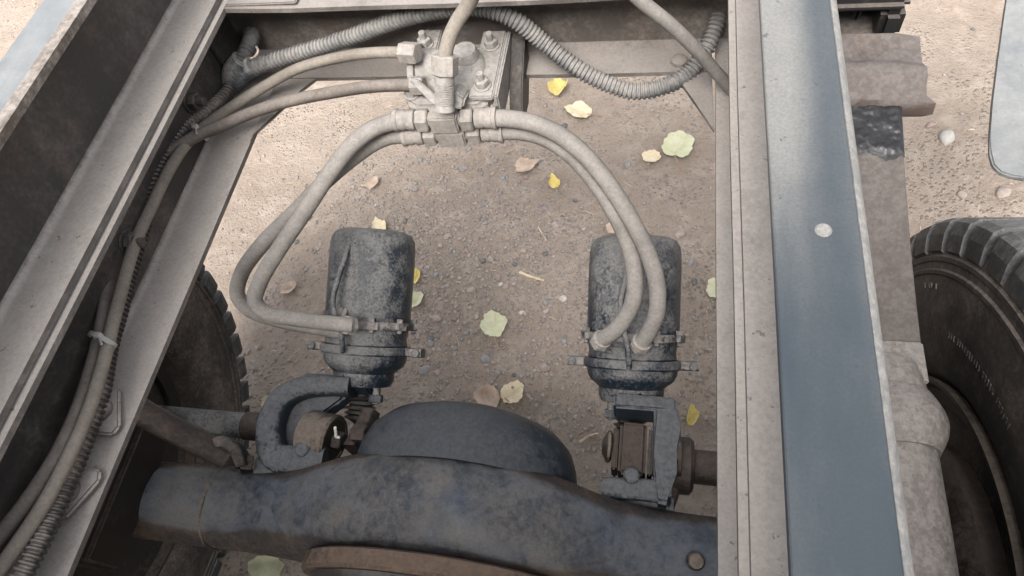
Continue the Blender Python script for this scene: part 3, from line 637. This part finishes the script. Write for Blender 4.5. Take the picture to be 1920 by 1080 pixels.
for k in range(16):
    th = radians(11.25 + 22.5 * k); p = Vector((AX + .184 * cos(th), AY - .117, AZ + .184 * sin(th)))
    bolt(ring, p, (0, -1, 0), .0115, .012, 'slack', .014 if k % 3 == 0 else 0)
for x in (-.445, ):
    v = []
    o = lathe('weld_bead', [(.066, -.003), (.0705, -.0015), (.072, .001), (.0705, .003), (.066, .004)], (x, AY, AZ), (1, .0, 0), 'slack', ax_r, 48, rough=.004)
lathe('breather_plug', [(.013, 0), (.013, .008), (.010, .013), (.003, .015)], (0.3455, 0.1937, 0.6120), (.1, -.2, 1), 'slack', ax_r, 20)

# ------------------------------------------------------------------ camshafts, slack adjusters, brackets
o = root('camshaft', (-.55, .352, .54), 'brake camshaft tube passing behind the curved bracket toward the wheel beside the hose rail', 'camshaft')
cyl('tube', (-.74, .352, .54), (-.395, .352, .54), .0235, 'chamber', o, 28); cyl('sleeve', (-.455, .352, .54), (-.39, .352, .54), .026, 'brown', o, 28)
o = root('camshaft', (.45, .352, .54), 'dark brake camshaft with stepped collar beside the squared bracket', 'camshaft')
cyl('tube', (.32, .352, .54), (.632, .352, .54), .0275, 'brown', o, 28)
lathe('collar', [(.03, 0), (.046, .004), (.046, .036), (.040, .042), (.03, .043)], (.304, .352, .54), (1, 0, 0), 'brown', o, 36)

bl = root('chamber_bracket', (-.40, .33, .5), 'curved cast bracket carrying the brake chamber with side entering hoses', 'bracket', 'chamber brackets on the axle')
rect_sweep('arm', [(-0.2635, 0.2896, 0.5750), (-0.3136, 0.2896, 0.5780), (-0.3507, 0.2892, 0.5800), (-0.3747, 0.3185, 0.5800), (-0.3834, 0.3571, 0.5800), (-0.3762, 0.3960, 0.5780), (-0.3500, 0.4190, 0.5750), (-0.3068, 0.4288, 0.5720), (-0.2563, 0.4314, 0.5700)], .036, .05, (.1, -.25, 1), 'cast', bl, .006, .014, widf=lambda s: .052 - .018 * s)
prism('web', [(-0.3532, 0.2933, 0.5600), (-0.3871, 0.3490, 0.5600), (-0.3792, 0.4060, 0.5600), (-0.3423, 0.4247, 0.5600), (-0.2650, 0.4307, 0.5600), (-0.2742, 0.4072, 0.5600), (-0.3184, 0.3801, 0.5600), (-0.3333, 0.3437, 0.5600), (-0.3230, 0.2942, 0.5600)], (0, 0, -.035), 'cast', bl, .006)
rect_sweep('foot', [(-0.3841, 0.2709, 0.5550), (-0.3205, 0.2789, 0.5550), (-0.2642, 0.2918, 0.5550)], .04, .07, (0, -.2, 1), 'cast', bl, .006, .010)
cyl('bolt', (-0.2994, 0.3005, 0.5980), Vector((-0.2994, 0.3005, 0.5980)) + Vector((0, 0, .011)), .0125, 'cast', bl, 18, .003)
box('mount_plate', Vector((-0.2747, 0.4405, 0.5550)) - Vector((.075, .008, .035)), Vector((-0.2747, 0.4405, 0.5550)) + Vector((.045, .008, .03)), 'cast', bl, .004)
sa = root('slack_adjuster', (-.30, .352, .5), 'round slack adjuster with bright split pin, inside the curved bracket', 'slack adjuster', 'slack adjusters')
s0 = Vector((-0.3166, 0.3368, 0.5700))
lathe('drum', [(.030, 0), (.043, .002), (.0445, .006), (.0445, .034), (.0435, .036), (.0445, .038), (.0445, .054), (.041, .058), (.036, .058), (.034, .052)], s0, (1, -.12, .05), 'slack', sa, 48, 30)
lathe('end_plate', [(.034, 0), (.034, .004), (.002, .0045)], s0 + Vector((.052, -.006, .0026)), (1, -.12, .05), 'brown', sa, 40)
hexnut('nut', s0 + Vector((.056, -.006, .003)), s0 + Vector((.074, -.008, .004)), .017, 'brown', sa)
q = s0 + Vector((.064, -.005, .018))
for d in ((.002, .012, .018), (.010, -.003, .010)): cyl('split_pin', q, q + Vector(d), .0026, 'bright', sa, 8, .0008)
rect_sweep('lever_arm', [s0 + Vector((.085, -.015, -.02)), s0 + Vector((.094, .02, -.022)), s0 + Vector((.098, .06, -.022))], .03, .026, (1, 0, .2), 'brown', sa, .008, .006, widf=lambda s: .05 - .02 * s)
hexnut('clevis_nut', s0 + Vector((.092, .005, .018)), s0 + Vector((.118, .005, .018)), .016, 'brown', sa)

br = root('chamber_bracket', (.29, .36, .5), 'square cornered cast bracket carrying the brake chamber under the dark flange rail', 'bracket', 'chamber brackets on the axle')
prism('arm', [(0.2794, 0.4263, 0.6060), (0.3170, 0.4312, 0.6060), (0.3228, 0.3941, 0.6060), (0.3226, 0.3577, 0.6060), (0.3138, 0.3208, 0.6060), (0.3098, 0.2711, 0.6000), (0.2853, 0.2749, 0.6000), (0.2824, 0.3472, 0.6060)], (0, 0, -.07), 'cast', br, .006, 3)
p0 = Vector((0.2764, 0.4312, 0.5760)); box('top_arm', p0 - Vector((.062, .012, .035)), p0 + Vector((.040, .0135, .0275)), 'cast', br, .005, 3)
rect_sweep('foot', [(0.2053, 0.2947, 0.5650), (0.2554, 0.2976, 0.5700), (0.3112, 0.2974, 0.5700)], .034, .055, (0, -.2, 1), 'cast', br, .006, .009)
rect_sweep('foot_flange', [(0.2094, 0.2837, 0.5400), (0.2561, 0.2839, 0.5450), (0.3159, 0.2817, 0.5450)], .03, .05, (0, -.2, 1), 'cast', br, .006, .008)
prism('gusset', [(0.3073, 0.3725, 0.5750), (0.3325, 0.3664, 0.5600), (0.3312, 0.3258, 0.5500), (0.3158, 0.2780, 0.5500), (0.3046, 0.3009, 0.5700)], (0, 0, -.05), 'brown', br, .004)
cyl('bolt', (0.2499, 0.3103, 0.5980), Vector((0.2499, 0.3103, 0.5980)) + Vector((0, 0, .010)), .0125, 'cast', br, 18, .003)
sr = root('slack_adjuster', (.23, .352, .5), 'boxy rust brown slack adjuster with ragged boot, inside the square bracket', 'slack adjuster', 'slack adjusters')
q0 = Vector((0.2507, 0.3563, 0.5900))
box('body', q0 - Vector((.023, .043, .05)), q0 + Vector((.020, .043, .006)), 'brown', sr, .006, 3)
box('side_plate', q0 - Vector((.034, .035, .05)), q0 + Vector((-.0245, .033, .000)), 'brown', sr, .003)
lathe('cap', [(.020, 0), (.026, .004), (.026, .008), (.012, .016), (.002, .017)], q0 + Vector((-.0345, .006, -.018)), (-1, 0, .1), 'slack', sr, 28)
box('inner_plate', q0 + Vector((.0225, -.04, -.05)), q0 + Vector((.030, .038, .0)), 'black', sr, .003)
cyl('hub', q0 + Vector((.03, -.002, -.02)), q0 + Vector((.075, -.002, -.02)), .032, 'brown', sr, 28)

# ------------------------------------------------------------------ stabiliser bar behind the hose rail
sb = root('stabilizer_bar', (-.5, .29, .58), 'rusty brown diagonal bar meeting a dark clamp beside the camshaft tube', 'bar')
sweep('bar', [(-0.5342, 0.3044, 0.7600), (-0.4960, 0.2915, 0.7150), (-0.4615, 0.2823, 0.6700), (-0.4184, 0.2707, 0.6250)], .021, 'brown', sb, 20, .01)
rect_sweep('clamp', [(-0.4475, 0.2757, 0.6300), (-0.4222, 0.2895, 0.6400), (-0.4015, 0.2815, 0.6250), (-0.3957, 0.2622, 0.6000)], .02, .05, (.3, -.2, 1), 'black', sb, .006, .006)
hexnut('clamp_bolt', (-0.3980, 0.2663, 0.6100), (-0.3822, 0.2690, 0.6000), .014, 'brown', sb)

# ------------------------------------------------------------------ leaf springs
def leafspring(s, xc, label, top_y):
    r = root('leaf_spring', (xc, AY, .66), label, 'leaf spring', 'rear leaf springs')
    n = 9
    for i in range(n):
        zt = .825 - i * .0165; half = .62 - .045 * i
        f0 = AY - half; f1 = AY + half + (.05 if i == 0 else 0)
        v = []; f = []; m_ = 24
        for j in range(m_ + 1):
            y = f0 + (f1 - f0) * j / m_; dz = .22 * (y - AY) ** 2; 
            for (dx, dzz) in ((-.045, 0), (-.0435, .0025), (.0435, .0025), (.045, 0), (.045, -.012), (-.045, -.012)): v.append((xc + dx, y, zt + dz + dzz))
        for j in range(m_):
            for k in range(6): f.append((j * 6 + k, j * 6 + (k + 1) % 6, (j + 1) * 6 + (k + 1) % 6, (j + 1) * 6 + k))
        f.append(tuple(range(6))); f.append(tuple(m_ * 6 + k for k in range(6))[::-1])
        mk('leaf_blade', v, f, 'leafspring' if s > 0 else 'brown', r, 30)
    box('axle_seat', (xc - .046, AY - .13, .585), (xc + .046, AY + .13, .675), 'brown', r, .008, 3)
    return r
spR = leafspring(1, .558, 'rusty brown leaf spring between the dark flange rail and the embossed tyre', .9)
spL = leafspring(-1, -.605, 'dark brown leaf spring below the rail with the hose bundle', .9)
# cast saddle over the axle clamp
sd = root('spring_saddle', (.555, .2, .83), 'pitted pale cast saddle with rounded collar on top of the spring', 'saddle')
zc = .862
def halfcyl(name, y0, y1, r0, r1, mat, zc_, ny=24, bulge=0, rr=.0007):
    v = []; f = []; seg = 28
    for j in range(ny + 1):
        t = j / ny; y = y0 + (y1 - y0) * t; rad = r0 + (r1 - r0) * t + bulge * sin(pi * t)
        for k in range(seg + 1):
            th = pi * k / seg; p = Vector((.553 + rad * cos(th), y, zc_ - .03 + rad * .92 * sin(th)))
            p += Vector((cos(th), 0, sin(th))) * (noise.noise(p * 40) * rr + noise.noise(p * 12) * rr); v.append(p)
        v.append(Vector((.553 - rad, y, zc_ - .06))); v.append(Vector((.553 + rad, y, zc_ - .06)))
    m_ = seg + 3
    for j in range(ny):
        for k in range(m_): f.append((j * m_ + k, j * m_ + (k + 1) % m_, (j + 1) * m_ + (k + 1) % m_, (j + 1) * m_ + k))
    f.append(tuple(range(m_))); f.append(tuple(ny * m_ + k for k in range(m_))[::-1])
    return mk(name, v, f, mat, sd, 50)
halfcyl('barrel', -.25, .325, .050, .049, 'saddle', zc)
halfcyl('collar', .300, .372, .052, .052, 'saddle', zc, bulge=.013)
halfcyl('neck', .364, .415, .050, .042, 'saddle', zc - .004, bulge=.003)
box('pad_plate', (.506, .385, .838), (.600, .44, .852), 'saddle', sd, .002)

# spring front bracket
sbk = root('spring_bracket', (.55, .83, .82), 'ridged steel bracket plate over the oily front of the leaf spring', 'bracket')
prof = [(.783, .898), (.789, .914), (.80, .918), (.812, .923), (.822, .933), (.836, .936), (.848, .930), (.858, .925), (.885, .930), (.902, .934)]
v = []; f = []
xs = [.40 + .235 * i / 14 for i in range(15)]
for x in xs:
    for (y, z) in prof:
        e = noise.noise(Vector((x * 20, y * 20, 1))) * .0015
        tp_ = .006 * max(0, (x - .60) / .03); v.append((x + (.012 if y < .795 and x > .62 else 0), y, z + e - tp_))
    for (y, z) in prof[::-1]: v.append((x, y + .002, z - .014))
m_ = len(prof) * 2
for j in range(len(xs) - 1):
    for k in range(m_): f.append((j * m_ + k, j * m_ + (k + 1) % m_, (j + 1) * m_ + (k + 1) % m_, (j + 1) * m_ + k))
f.append(tuple(range(m_))); f.append(tuple((len(xs) - 1) * m_ + k for k in range(m_))[::-1])
mk('ridged_plate', v, f, 'leafspring', sbk, 50)
v = []; f = []; gn = 36
for j in range(gn + 1):
    for i in range(gn + 1):
        x = .5128 + .0906 * i / gn; yy = .81 - (.10 + .02 * noise.noise(Vector((i * .09, 3, 1))) + .004 * noise.noise(Vector((i * .4, 9, 1)))) * (j / gn)
        zz = .8277 + .22 * (yy - AY) ** 2; p = Vector((x, yy, zz)); edge_ = min(1, (gn - j) / 5, (i + .3) / 2, (gn - i + .3) / 2)
        v.append((x, yy, zz + edge_ * (.003 + .0022 * noise.noise(p * 70) + .0016 * noise.noise(p * 190)) + .0004))
f = [(j * (gn + 1) + i, j * (gn + 1) + i + 1, (j + 1) * (gn + 1) + i + 1, (j + 1) * (gn + 1) + i) for j in range(gn) for i in range(gn)]
mk('grease_patch', v, f, 'grease', sbk, 60)
box('bracket_cheek', (.421, .80, .80), (.44, .89, .915), 'brown', sbk, .003)
hb = root('rubber_buffer', (.53, .98, .9), 'black rubber buffer box with an open slot beyond the ridged bracket', 'buffer')
for nm, lo, hi in (('top_wall', (.43, .916, .956), (.613, 1.13, .978)), ('side_wall', (.580, .918, .905), (.614, 1.10, .9555)), ('slot_floor', (.43, .910, .885), (.612, 1.12, .904)), ('slot_rib', (.548, .945, .917), (.560, .99, .9555)), ('back_wall', (.43, .995, .917), (.585, 1.01, .9555))):
    box(nm, lo, hi, 'black', hb, .009, 4)

# ------------------------------------------------------------------ wheels
def wheel(xin, s, label, full):
    """xin: plane of the inner sidewall; s: direction of the tyre's width"""
    cy, cz = .21, .535
    r = root('wheel', (xin + s * .14, cy, .0), label, 'wheel', 'rear wheels')
    o = Vector((xin, cy, cz)); d = Vector((s, 0, 0)); W_ = .275
    half = [(.292, .040), (.300, .022), (.312, .012), (.335, .006), (.365, .001), (.40, -.002), (.43, .001), (.448, .003), (.450, .0005), (.455, .0005), (.457, .004), (.466, .005), (.468, .003), (.474, .003), (.476, .007), (.488, .012), (.497, .022), (.502, .04), (.504, .08)]
    prof = half + [(a, W_ - t) for a, t in half[::-1]]
    ty = lathe('tyre', prof, o, d, 'tyre', r, 120, 30, rough=.0)
    nb = 50
    # shoulder blocks: share one mesh
    def blockmesh(name, pts, dth, skew=0):
        """pts: closed (r, t) profile; extruded through the angle dth"""
        v = []; f = []; n = len(pts); st = 4
        for j in range(st + 1):
            for (rr, t) in pts:
                th = dth * (j / st - .5) + skew * t; v.append(Vector((t * s, rr * sin(th), rr * cos(th))))
        for j in range(st):
            for k in range(n): f.append((j * n + k, j * n + (k + 1) % n, (j + 1) * n + (k + 1) % n, (j + 1) * n + k))
        f.append(tuple(range(n))); f.append(tuple(st * n + k for k in range(n))[::-1])
        me = bpy.data.meshes.new(name); me.from_pydata([tuple(q) for q in v], [], f); me.update()
        bm = bmesh.new(); bm.from_mesh(me); bmesh.ops.recalc_face_normals(bm, faces=bm.faces); bm.to_mesh(me); bm.free()
        me.materials.append(M['tread']); return me
    pitch = 2 * pi / nb
    shoulder = [(.478, .0075), (.482, .0035), (.505, .006), (.522, .013), (.528, .024), (.530, .10), (.503, .10), (.500, .03)]
    b1 = blockmesh('tread_block', shoulder, pitch * .70, .45)
    b2 = blockmesh('tread_block', [(.503, .108), (.530, .108), (.5305, .134), (.503, .134)], pitch * .78, -1.2)
    b3 = blockmesh('tread_block', [(a, W_ - t) for a, t in shoulder], pitch * .70, -.45)
    b4 = blockmesh('tread_block', [(.503, .141), (.5305, .141), (.530, .167), (.503, .167)], pitch * .78, -1.2)
    for me, off in ((b1, 0), (b2, .5), (b4, 0), (b3, .5)):
        for k in range(nb):
            a_ = pitch * (k + off); ob = bpy.data.objects.new('tread_block', me); C.objects.link(ob); ob.parent = ty
            ob.location = o - WPOS[ty.name]; ob.rotation_euler = (a_, 0, 0)
    rim = lathe('rim', [(.2, .2), (.262, .19), (.266, .06), (.270, .036), (.285, .030), (.298, .022), (.302, .012), (.300, .006), (.295, .006), (.290, .014), (.284, .022), (.262, .028), (.256, .06), (.252, .188), (.2, .195)], o, d, 'rim', r, 96, 30, closed=True)
    lathe('wheel_disc', [(.06, .17), (.18, .165), (.225, .185), (.2565, .188), (.2565, .196), (.22, .195), (.06, .18)], o, d, 'rim', r, 72, closed=True)
    lathe('brake_drum', [(.05, -.02), (.16, -.02), (.205, .005), (.212, .012), (.212, .022), (.205, .025), (.204, .16), (.05, .162)], o, d, 'brown', r, 72)
    lathe('backing_plate', [(.05, -.028), (.195, -.026), (.198, -.02), (.05, -.0205)], o, d, 'black', r, 64)
    return r, ty, o
wR, tyR, oR = wheel(.655, 1, 'chunky treaded tyre with embossed sidewall beside the spring saddle', True)
wL, tyL, oL = wheel(-.712, -1, 'treaded tyre half hidden below the rail with the hose bundle', True)
# worn, unreadable raised marks around the sidewall
rg = random.Random(3)
for (a0, a1, rad, h) in ((17, 47, .377, .011), (55, 61, .432, .010)):
    th = a0
    while th < a1:
        w_ = rg.choice((.5, .7, .9)); t = radians(th)
        rv_ = Vector((0, sin(t), cos(t))); tv = Vector((0, cos(t), -sin(t))); c = oR + rv_ * rad + Vector((-.0012, 0, 0))
        ln = .0052 * w_; v = []
        for dx in (.0002, .0019):
            for (p, q) in ((-1, -1), (1, -1), (1, 1), (-1, 1)): v.append(c + Vector((dx, 0, 0)) + tv * p * ln * .5 + rv_ * q * h * .4 * rg.choice((1, .8)))
        mk('raised_mark', v, [(0, 1, 2, 3), (7, 6, 5, 4), (0, 4, 5, 1), (1, 5, 6, 2), (2, 6, 7, 3), (3, 7, 4, 0)], 'tyre', tyR, 30)
        th += 1.15 + (.9 if rg.random() < .15 else 0)

# ------------------------------------------------------------------ mud flap
pts = [(0.8573, 1.1911, 0.8000), (0.8386, 1.1217, 0.8000), (0.8038, 0.9926, 0.8000), (0.7792, 0.8978, 0.8000), (0.7627, 0.8257, 0.8000), (0.7564, 0.7938, 0.8000), (0.7565, 0.7700, 0.8000), (0.7638, 0.7558, 0.8000), (0.7759, 0.7490, 0.8000), (0.7962, 0.7463, 0.8000)]
pts = pts + [Vector(pts[-1]) + Vector((.35, .0, 0)), Vector(pts[0]) + Vector((.35, .15, 0))]
pts = [(p[0], p[1], p[2]) for p in pts]
o = prism('mud_flap', pts, (0, 0, -.010), 'flap', None, .0025, 2)
tag(o, 'smooth grey mud flap with rounded corner ahead of the tyre', 'mud flap')

# ------------------------------------------------------------------ leaves on the dirt
def leaf(name, p, size, ang, mat, label, kind='heart', stem=0.0, curl=.18, stem_ang=0, aspect=1.0, tilt=0.0, hole=False):
    p = Vector(p); z0 = gz(p.x, p.y); rl = random.Random(int(p.x * 9973 + p.y * 7919))
    r = root(name, (p.x, p.y, z0), label, 'leaf', 'fallen leaves')
    n = 32; rings = 5; v = []; f = []
    def outline(t):
        a = t * 2 * pi
        if kind == 'heart':
            rr = 1 + .22 * cos(a) ** 3 * (1 if cos(a) > 0 else .2) - .30 * math.exp(-((abs(a - pi)) / .32) ** 2) + .26 * math.exp(-((a if a < pi else 2 * pi - a) / .26) ** 2)
        else: rr = 1 + .05 * sin(2 * a + 1) + .05 * sin(3 * a) - .12 * math.exp(-((abs(a - pi)) / .25) ** 2)
        return rr * (1 + .05 * sin(a * 11 + size * 900) + .06 * sin(a * 4 + size * 500) + .035 * rl.uniform(-1, 1))
    outs = [outline(k / n) for k in range(n)]
    ca, sa_ = cos(radians(ang)), sin(radians(ang)); ph = rl.uniform(0, 6)
    for i in range(rings + 1):
        for k in range(n):
            a = 2 * pi * k / n; q = i / rings * outs[k]; x = q * cos(a) * size / 2; y = q * sin(a) * size / 2 * aspect
            if hole and i in (2, 3) and k in (3, 4): pass
            z = 1.5 * curl * size * ((y / size) ** 2 * 1.6 + .5 * (q ** 2) * .25 * (1 + sin(2 * a + ph))) + .035 * size * sin(7 * x / size + ph) + .028 * size * sin(13 * y / size + 3 * x / size + ph)
            z += tilt * x + .012 + .35 * curl * size * q * q * .3
            v.append((p.x + ca * x - sa_ * y, p.y + sa_ * x + ca * y, z0 + z))
    for i in range(rings):
        for k in range(n):
            if hole and i == 2 and k in (4, 5): continue
            f.append((i * n + k, i * n + (k + 1) % n, (i + 1) * n + (k + 1) % n, (i + 1) * n + k))
    me = bpy.data.meshes.new('blade'); me.from_pydata(v, [], f); me.update()
    bm = bmesh.new(); bm.from_mesh(me); bmesh.ops.remove_doubles(bm, verts=bm.verts, dist=1e-6); bmesh.ops.recalc_face_normals(bm, faces=bm.faces)
    bmesh.ops.solidify(bm, geom=bm.faces[:], thickness=.0006)
    bl_ = from_bm('blade', bm, mat, r, 60)
    c = Vector((p.x, p.y, z0 + .0135)); b0 = c + Vector((-ca, -sa_, 0)) * size * .36
    rib = [c + Vector((ca, sa_, 0)) * size * .45 + Vector((0, 0, curl * size * .12)), c + Vector((0, 0, .0005)), b0 + Vector((0, 0, .003))]
    sweep('midrib', rib, .0006, mat, r, 6, .02)
    if stem:
        ta = radians(ang + 180 + stem_ang); d = Vector((cos(ta), sin(ta), 0))
        sweep('stem', [b0 + Vector((0, 0, .002)), b0 + d * stem * .5 + Vector((0, 0, .006)), b0 + d * stem + Vector((0, 0, .001))], .0018, 'stem', r, 6, .02)
    return r
LV = [
 (0, .072, 60, 'leaf_yellow', 'curled yellow leaf with ragged edge, its stem touching a cream leaf', 'round', .05, .7, -120, .85),
 (0, .088, 150, 'leaf_cream', 'broad cream leaf lying flat below the curled yellow leaf', 'round', .05, .15, 20, .75),
 (0, .098, 78, 'leaf_green', 'large pale green heart shaped leaf beside a small cream leaf', 'heart', .06, .15, 30, .95),
 (0, .056, 0, 'leaf_cream', 'small round cream leaf with a brown spot beside the pale green leaf', 'round', 0, .2, 0, .9),
 (0, .066, 20, 'leaf_tan', 'dry tan leaf flat on the dirt inside the hose loop', 'heart', 0, .15, 0, .85),
 (0, .042, 110, 'leaf_yellow', 'tiny folded yellow leaf inside the hose loop', 'heart', .015, .4, 0, .8),
 (0, .045, 10, 'leaf_yellow', 'bright yellow leaf sliver just below the lower tee fitting', 'round', 0, .2, 0, .5),
 (0, .076, 95, 'leaf_green', 'rounded pale yellow green leaf alone on gravel between the brake chambers', 'round', .05, .28, 20, 1.0),
 (0, .064, 40, 'leaf_cream', 'yellowish cream leaf with a small hole next to a shrivelled leaf', 'round', .03, .2, 100, .95),
 (0, .070, 120, 'leaf_tan', 'shrivelled pale tan leaf just beyond the axle dome', 'round', .02, .45, 0, .95),
 (0, .050, 80, 'leaf_yellow', 'narrow curled yellow leaf beside the square bracket', 'round', 0, .6, 0, .55),
 (0, .060, 80, 'leaf_green', 'pale leaf half hidden by the rail edge', 'round', 0, .2, 0, .95),
 (0, .050, 120, 'leaf_cream', 'pale leaf peeking out behind the top of a brake chamber', 'heart', 0, .3, 0, .9),
 (0, .055, 60, 'leaf_green', 'pale green leaf tucked beside the can of a brake chamber', 'round', 0, .3, 0, .8),
 (0, .050, 90, 'leaf_yellow', 'yellow leaf edge beside the can of a brake chamber', 'round', 0, .3, 0, .6),
 (0, .060, 10, 'leaf_tan', 'brown dry leaf lying behind the hoses above a brake chamber', 'round', 0, .3, 0, .7),
 (0, .085, 20, 'leaf_green', 'large green leaf on the ground under the axle', 'heart', 0, .1, 0, .9),
 (0, .05, 30, 'leaf_cream', 'whitish leaf behind the curved bracket', 'round', 0, .3, 0, .9),
 (0, .050, 30, 'leaf_tan', 'faded tan leaf crumbling into dirt inside the tight hose bend', 'round', 0, .25, 0, .9),
 (0, .05, 60, 'leaf_tan', 'faded brown leaf scrap inside the hose loop near the wide bend', 'round', 0, .3, 0, .7),
]
LPOS = [(-0.0697, 1.7495, 0.0100), (0.0070, 1.6543, 0.0100), (0.3227, 1.5010, 0.0100), (0.2455, 1.4598, 0.0100), (-0.1438, 1.4125, 0.0100), (-0.0380, 1.3404, 0.0100), (-0.3118, 1.5198, 0.0100), (-0.1542, 0.8550, 0.0100), (-0.0761, 0.6615, 0.0100), (-0.1382, 0.6403, 0.0100), (0.3772, 0.6343, 0.0100), (0.4342, 0.9946, 0.0100), (-0.5641, 1.1694, 0.0100), (-0.3942, 0.9177, 0.0100), (-0.4117, 0.9992, 0.0100), (0.1563, 1.1859, 0.0100), (-0.6213, 0.1609, 0.0100), (-0.7365, 0.5799, 0.0100), (-0.8022, 0.9429, 0.0100), (-0.6297, 1.3417, 0.0100)]
for (px_, size, ang, mat, label, kind, st, curl, sa2, asp), pos in zip(LV, LPOS):
    leaf('leaf', pos, size, ang, mat, label, kind, st, curl, sa2, asp, hole='hole' in label)

# ------------------------------------------------------------------ pebbles, gravel and straw
def rock(rg_, sub):
    bm = bmesh.new(); bmesh.ops.create_icosphere(bm, subdivisions=sub, radius=1); off = Vector((rg_.uniform(0, 50),) * 3)
    for v_ in bm.verts: v_.co *= 1 + .22 * noise.noise(v_.co * 1.1 + off) + .08 * noise.noise(v_.co * 2.7 + off)
    me = bpy.data.meshes.new('pebble'); bm.to_mesh(me); bm.free(); return me
rp = random.Random(11)
base = [rock(rp, 2) for _ in range(8)]
for m_ in base:
    for q in m_.polygons: q.use_smooth = True
variants = {}
def pebble(p, s, mat, label, group='loose pebbles on the dirt', flat=.6):
    key = (rp.randrange(8), mat)
    if key not in variants:
        m_ = base[key[0]].copy(); m_.materials.append(M[mat]); variants[key] = m_
    o = bpy.data.objects.new('pebble', variants[key]); C.objects.link(o)
    o.location = (p[0], p[1], gz(p[0], p[1]) + s * flat * .10); o.scale = (s * .5 * rp.uniform(.85, 1.3), s * .5 * rp.uniform(.7, 1), s * .5 * flat); o.rotation_euler = (rp.uniform(-.2, .2), rp.uniform(-.2, .2), rp.uniform(0, 6))
    tag(o, label, 'pebble', group); return o
PB = {'p_grey': 'smooth grey pebble lying loose on the dirt', 'p_red': 'reddish brown pebble lying loose on the dirt', 'p_pale': 'pale pebble lying loose on the dirt', 'p_dark': 'dark grey pebble lying loose on the dirt', 'p_tan': 'tan pebble lying loose on the dirt'}
pebble((1.0820, 1.5450, -0.0000), .055, 'p_white', 'chalky white stone on open dirt between the bracket and the mud flap', None)
pebble((1.1932, 1.3509, 0.0000), .040, 'p_tan', 'rough tan stone on the dirt just ahead of the tread', None)
keys = list(PB)
cent = [((-0.2867, 1.0113, 0.0000), .30, 62), ((-0.1008, 0.8160, 0.0000), .28, 40), ((-0.3846, 1.1785, 0.0000), .28, 34), ((0.2235, 0.6575, 0.0000), .35, 20), ((-0.2849, 1.3884, -0.0000), .6, 20), ((1.1389, 1.6751, 0.0000), .5, 8)]
for (cx, cy, cz_), sp, cnt in cent:
    for _ in range(cnt):
        k = rp.choices(keys, (4, 2, 1.2, 1.6, 4))[0]; pebble((rp.gauss(cx, sp), rp.gauss(cy, sp)), rp.choice((.012, .014, .016, .018, .02, .026)), k, PB[k])
def scatter(n, sub_base, fn, name, mat):
    V = []; F = []
    data = [([v_.co.copy() for v_ in m_.vertices], [tuple(q.vertices) for q in m_.polygons]) for m_ in sub_base]
    for _ in range(n):
        x, y, s = fn(); vs_, fs_ = rp.choice(data); o = len(V); a = rp.uniform(0, 6.3); ca, sa_ = cos(a), sin(a); e = rp.uniform(.6, 1); fl_ = rp.uniform(.4, .75); z = gz(x, y)
        for q in vs_: X_ = q.x * s; Y_ = q.y * s * e; V.append((x + ca * X_ - sa_ * Y_, y + sa_ * X_ + ca * Y_, z + q.z * s * fl_ + s * .12))
        F += [tuple(i + o for i in t) for t in fs_]
    me = bpy.data.meshes.new(name); me.from_pydata(V, [], F); me.update()
    return finish(name, me, mat, None, 180, (0, 0, 0))
low = [rock(rp, 1) for _ in range(6)]
def gpos():
    if rp.random() < .62:
        (cx, cy, cz_), sp, _ = rp.choice(cent[:4]); x, y = rp.gauss(cx, sp * .9), rp.gauss(cy, sp * .9)
    else: x, y = rp.uniform(-2.6, 2.2), rp.uniform(.2, 3.0)
    return x, y, rp.choice((.0015, .002, .0025, .003, .0035, .0045, .0055, .0075))
o = scatter(15000, low, gpos, 'gravel', 'gravel'); tag(o, 'fine mixed gravel bedded in the dry dirt', 'gravel', kind='stuff')
# straw
V = []; F = []
for _ in range(650):
    x, y = rp.uniform(-2.5, 2.1), rp.uniform(.3, 2.9); l = rp.choice((.008, .012, .018, .03)); a = rp.uniform(0, 6.3); w_ = .0009; z = gz(x, y) + .004; o = len(V); t_ = rp.uniform(-.12, .12)
    for s1 in (-1, 1):
        for s2, s3 in ((-1, 0), (1, 0), (0, 1)):
            V.append((x + cos(a) * l * s1 / 2 - sin(a) * w_ * s2, y + sin(a) * l * s1 / 2 + cos(a) * w_ * s2, z + s3 * w_ * 1.4 + t_ * l * s1 / 2))
    F += [(o, o + 1, o + 4, o + 3), (o + 1, o + 2, o + 5, o + 4), (o + 2, o, o + 3, o + 5), (o, o + 2, o + 1), (o + 3, o + 4, o + 5)]
me = bpy.data.meshes.new('straw'); me.from_pydata(V, [], F); me.update(); o = finish('straw', me, 'straw', None, 0, (0, 0, 0)); tag(o, 'scattered bits of dry straw on the dirt', 'straw', kind='stuff')
def twig(p, q, r_, mat, label):
    p = Vector(p); q = Vector(q); p.z = gz(p.x, p.y) + r_ + .003; q.z = gz(q.x, q.y) + r_ + .003
    mid = (p + q) / 2 + Vector((rp.uniform(-.004, .004), rp.uniform(-.004, .004), .003))
    tag(sweep('twig', [p, mid, q], r_, mat, None, 7, .01, rfun=lambda s: r_ * (1 - .4 * s)), label, 'twig', 'twigs on the dirt')
twig((-0.1054, 1.0272, -0.0000), (-0.0311, 1.0006, 0.0000), .005, 'straw', 'flat pale straw splinter lying among gravel between the brake chambers')
twig((0.1093, 0.5500, 0.0000), (0.1522, 0.5744, 0.0000), .003, 'straw', 'thin pale twig lying near the axle dome and square bracket')
twig((-0.0722, 1.1891, 0.0000), (-0.0428, 1.1423, -0.0000), .002, 'straw', 'short thin straw stalk on dirt inside the hose loop')
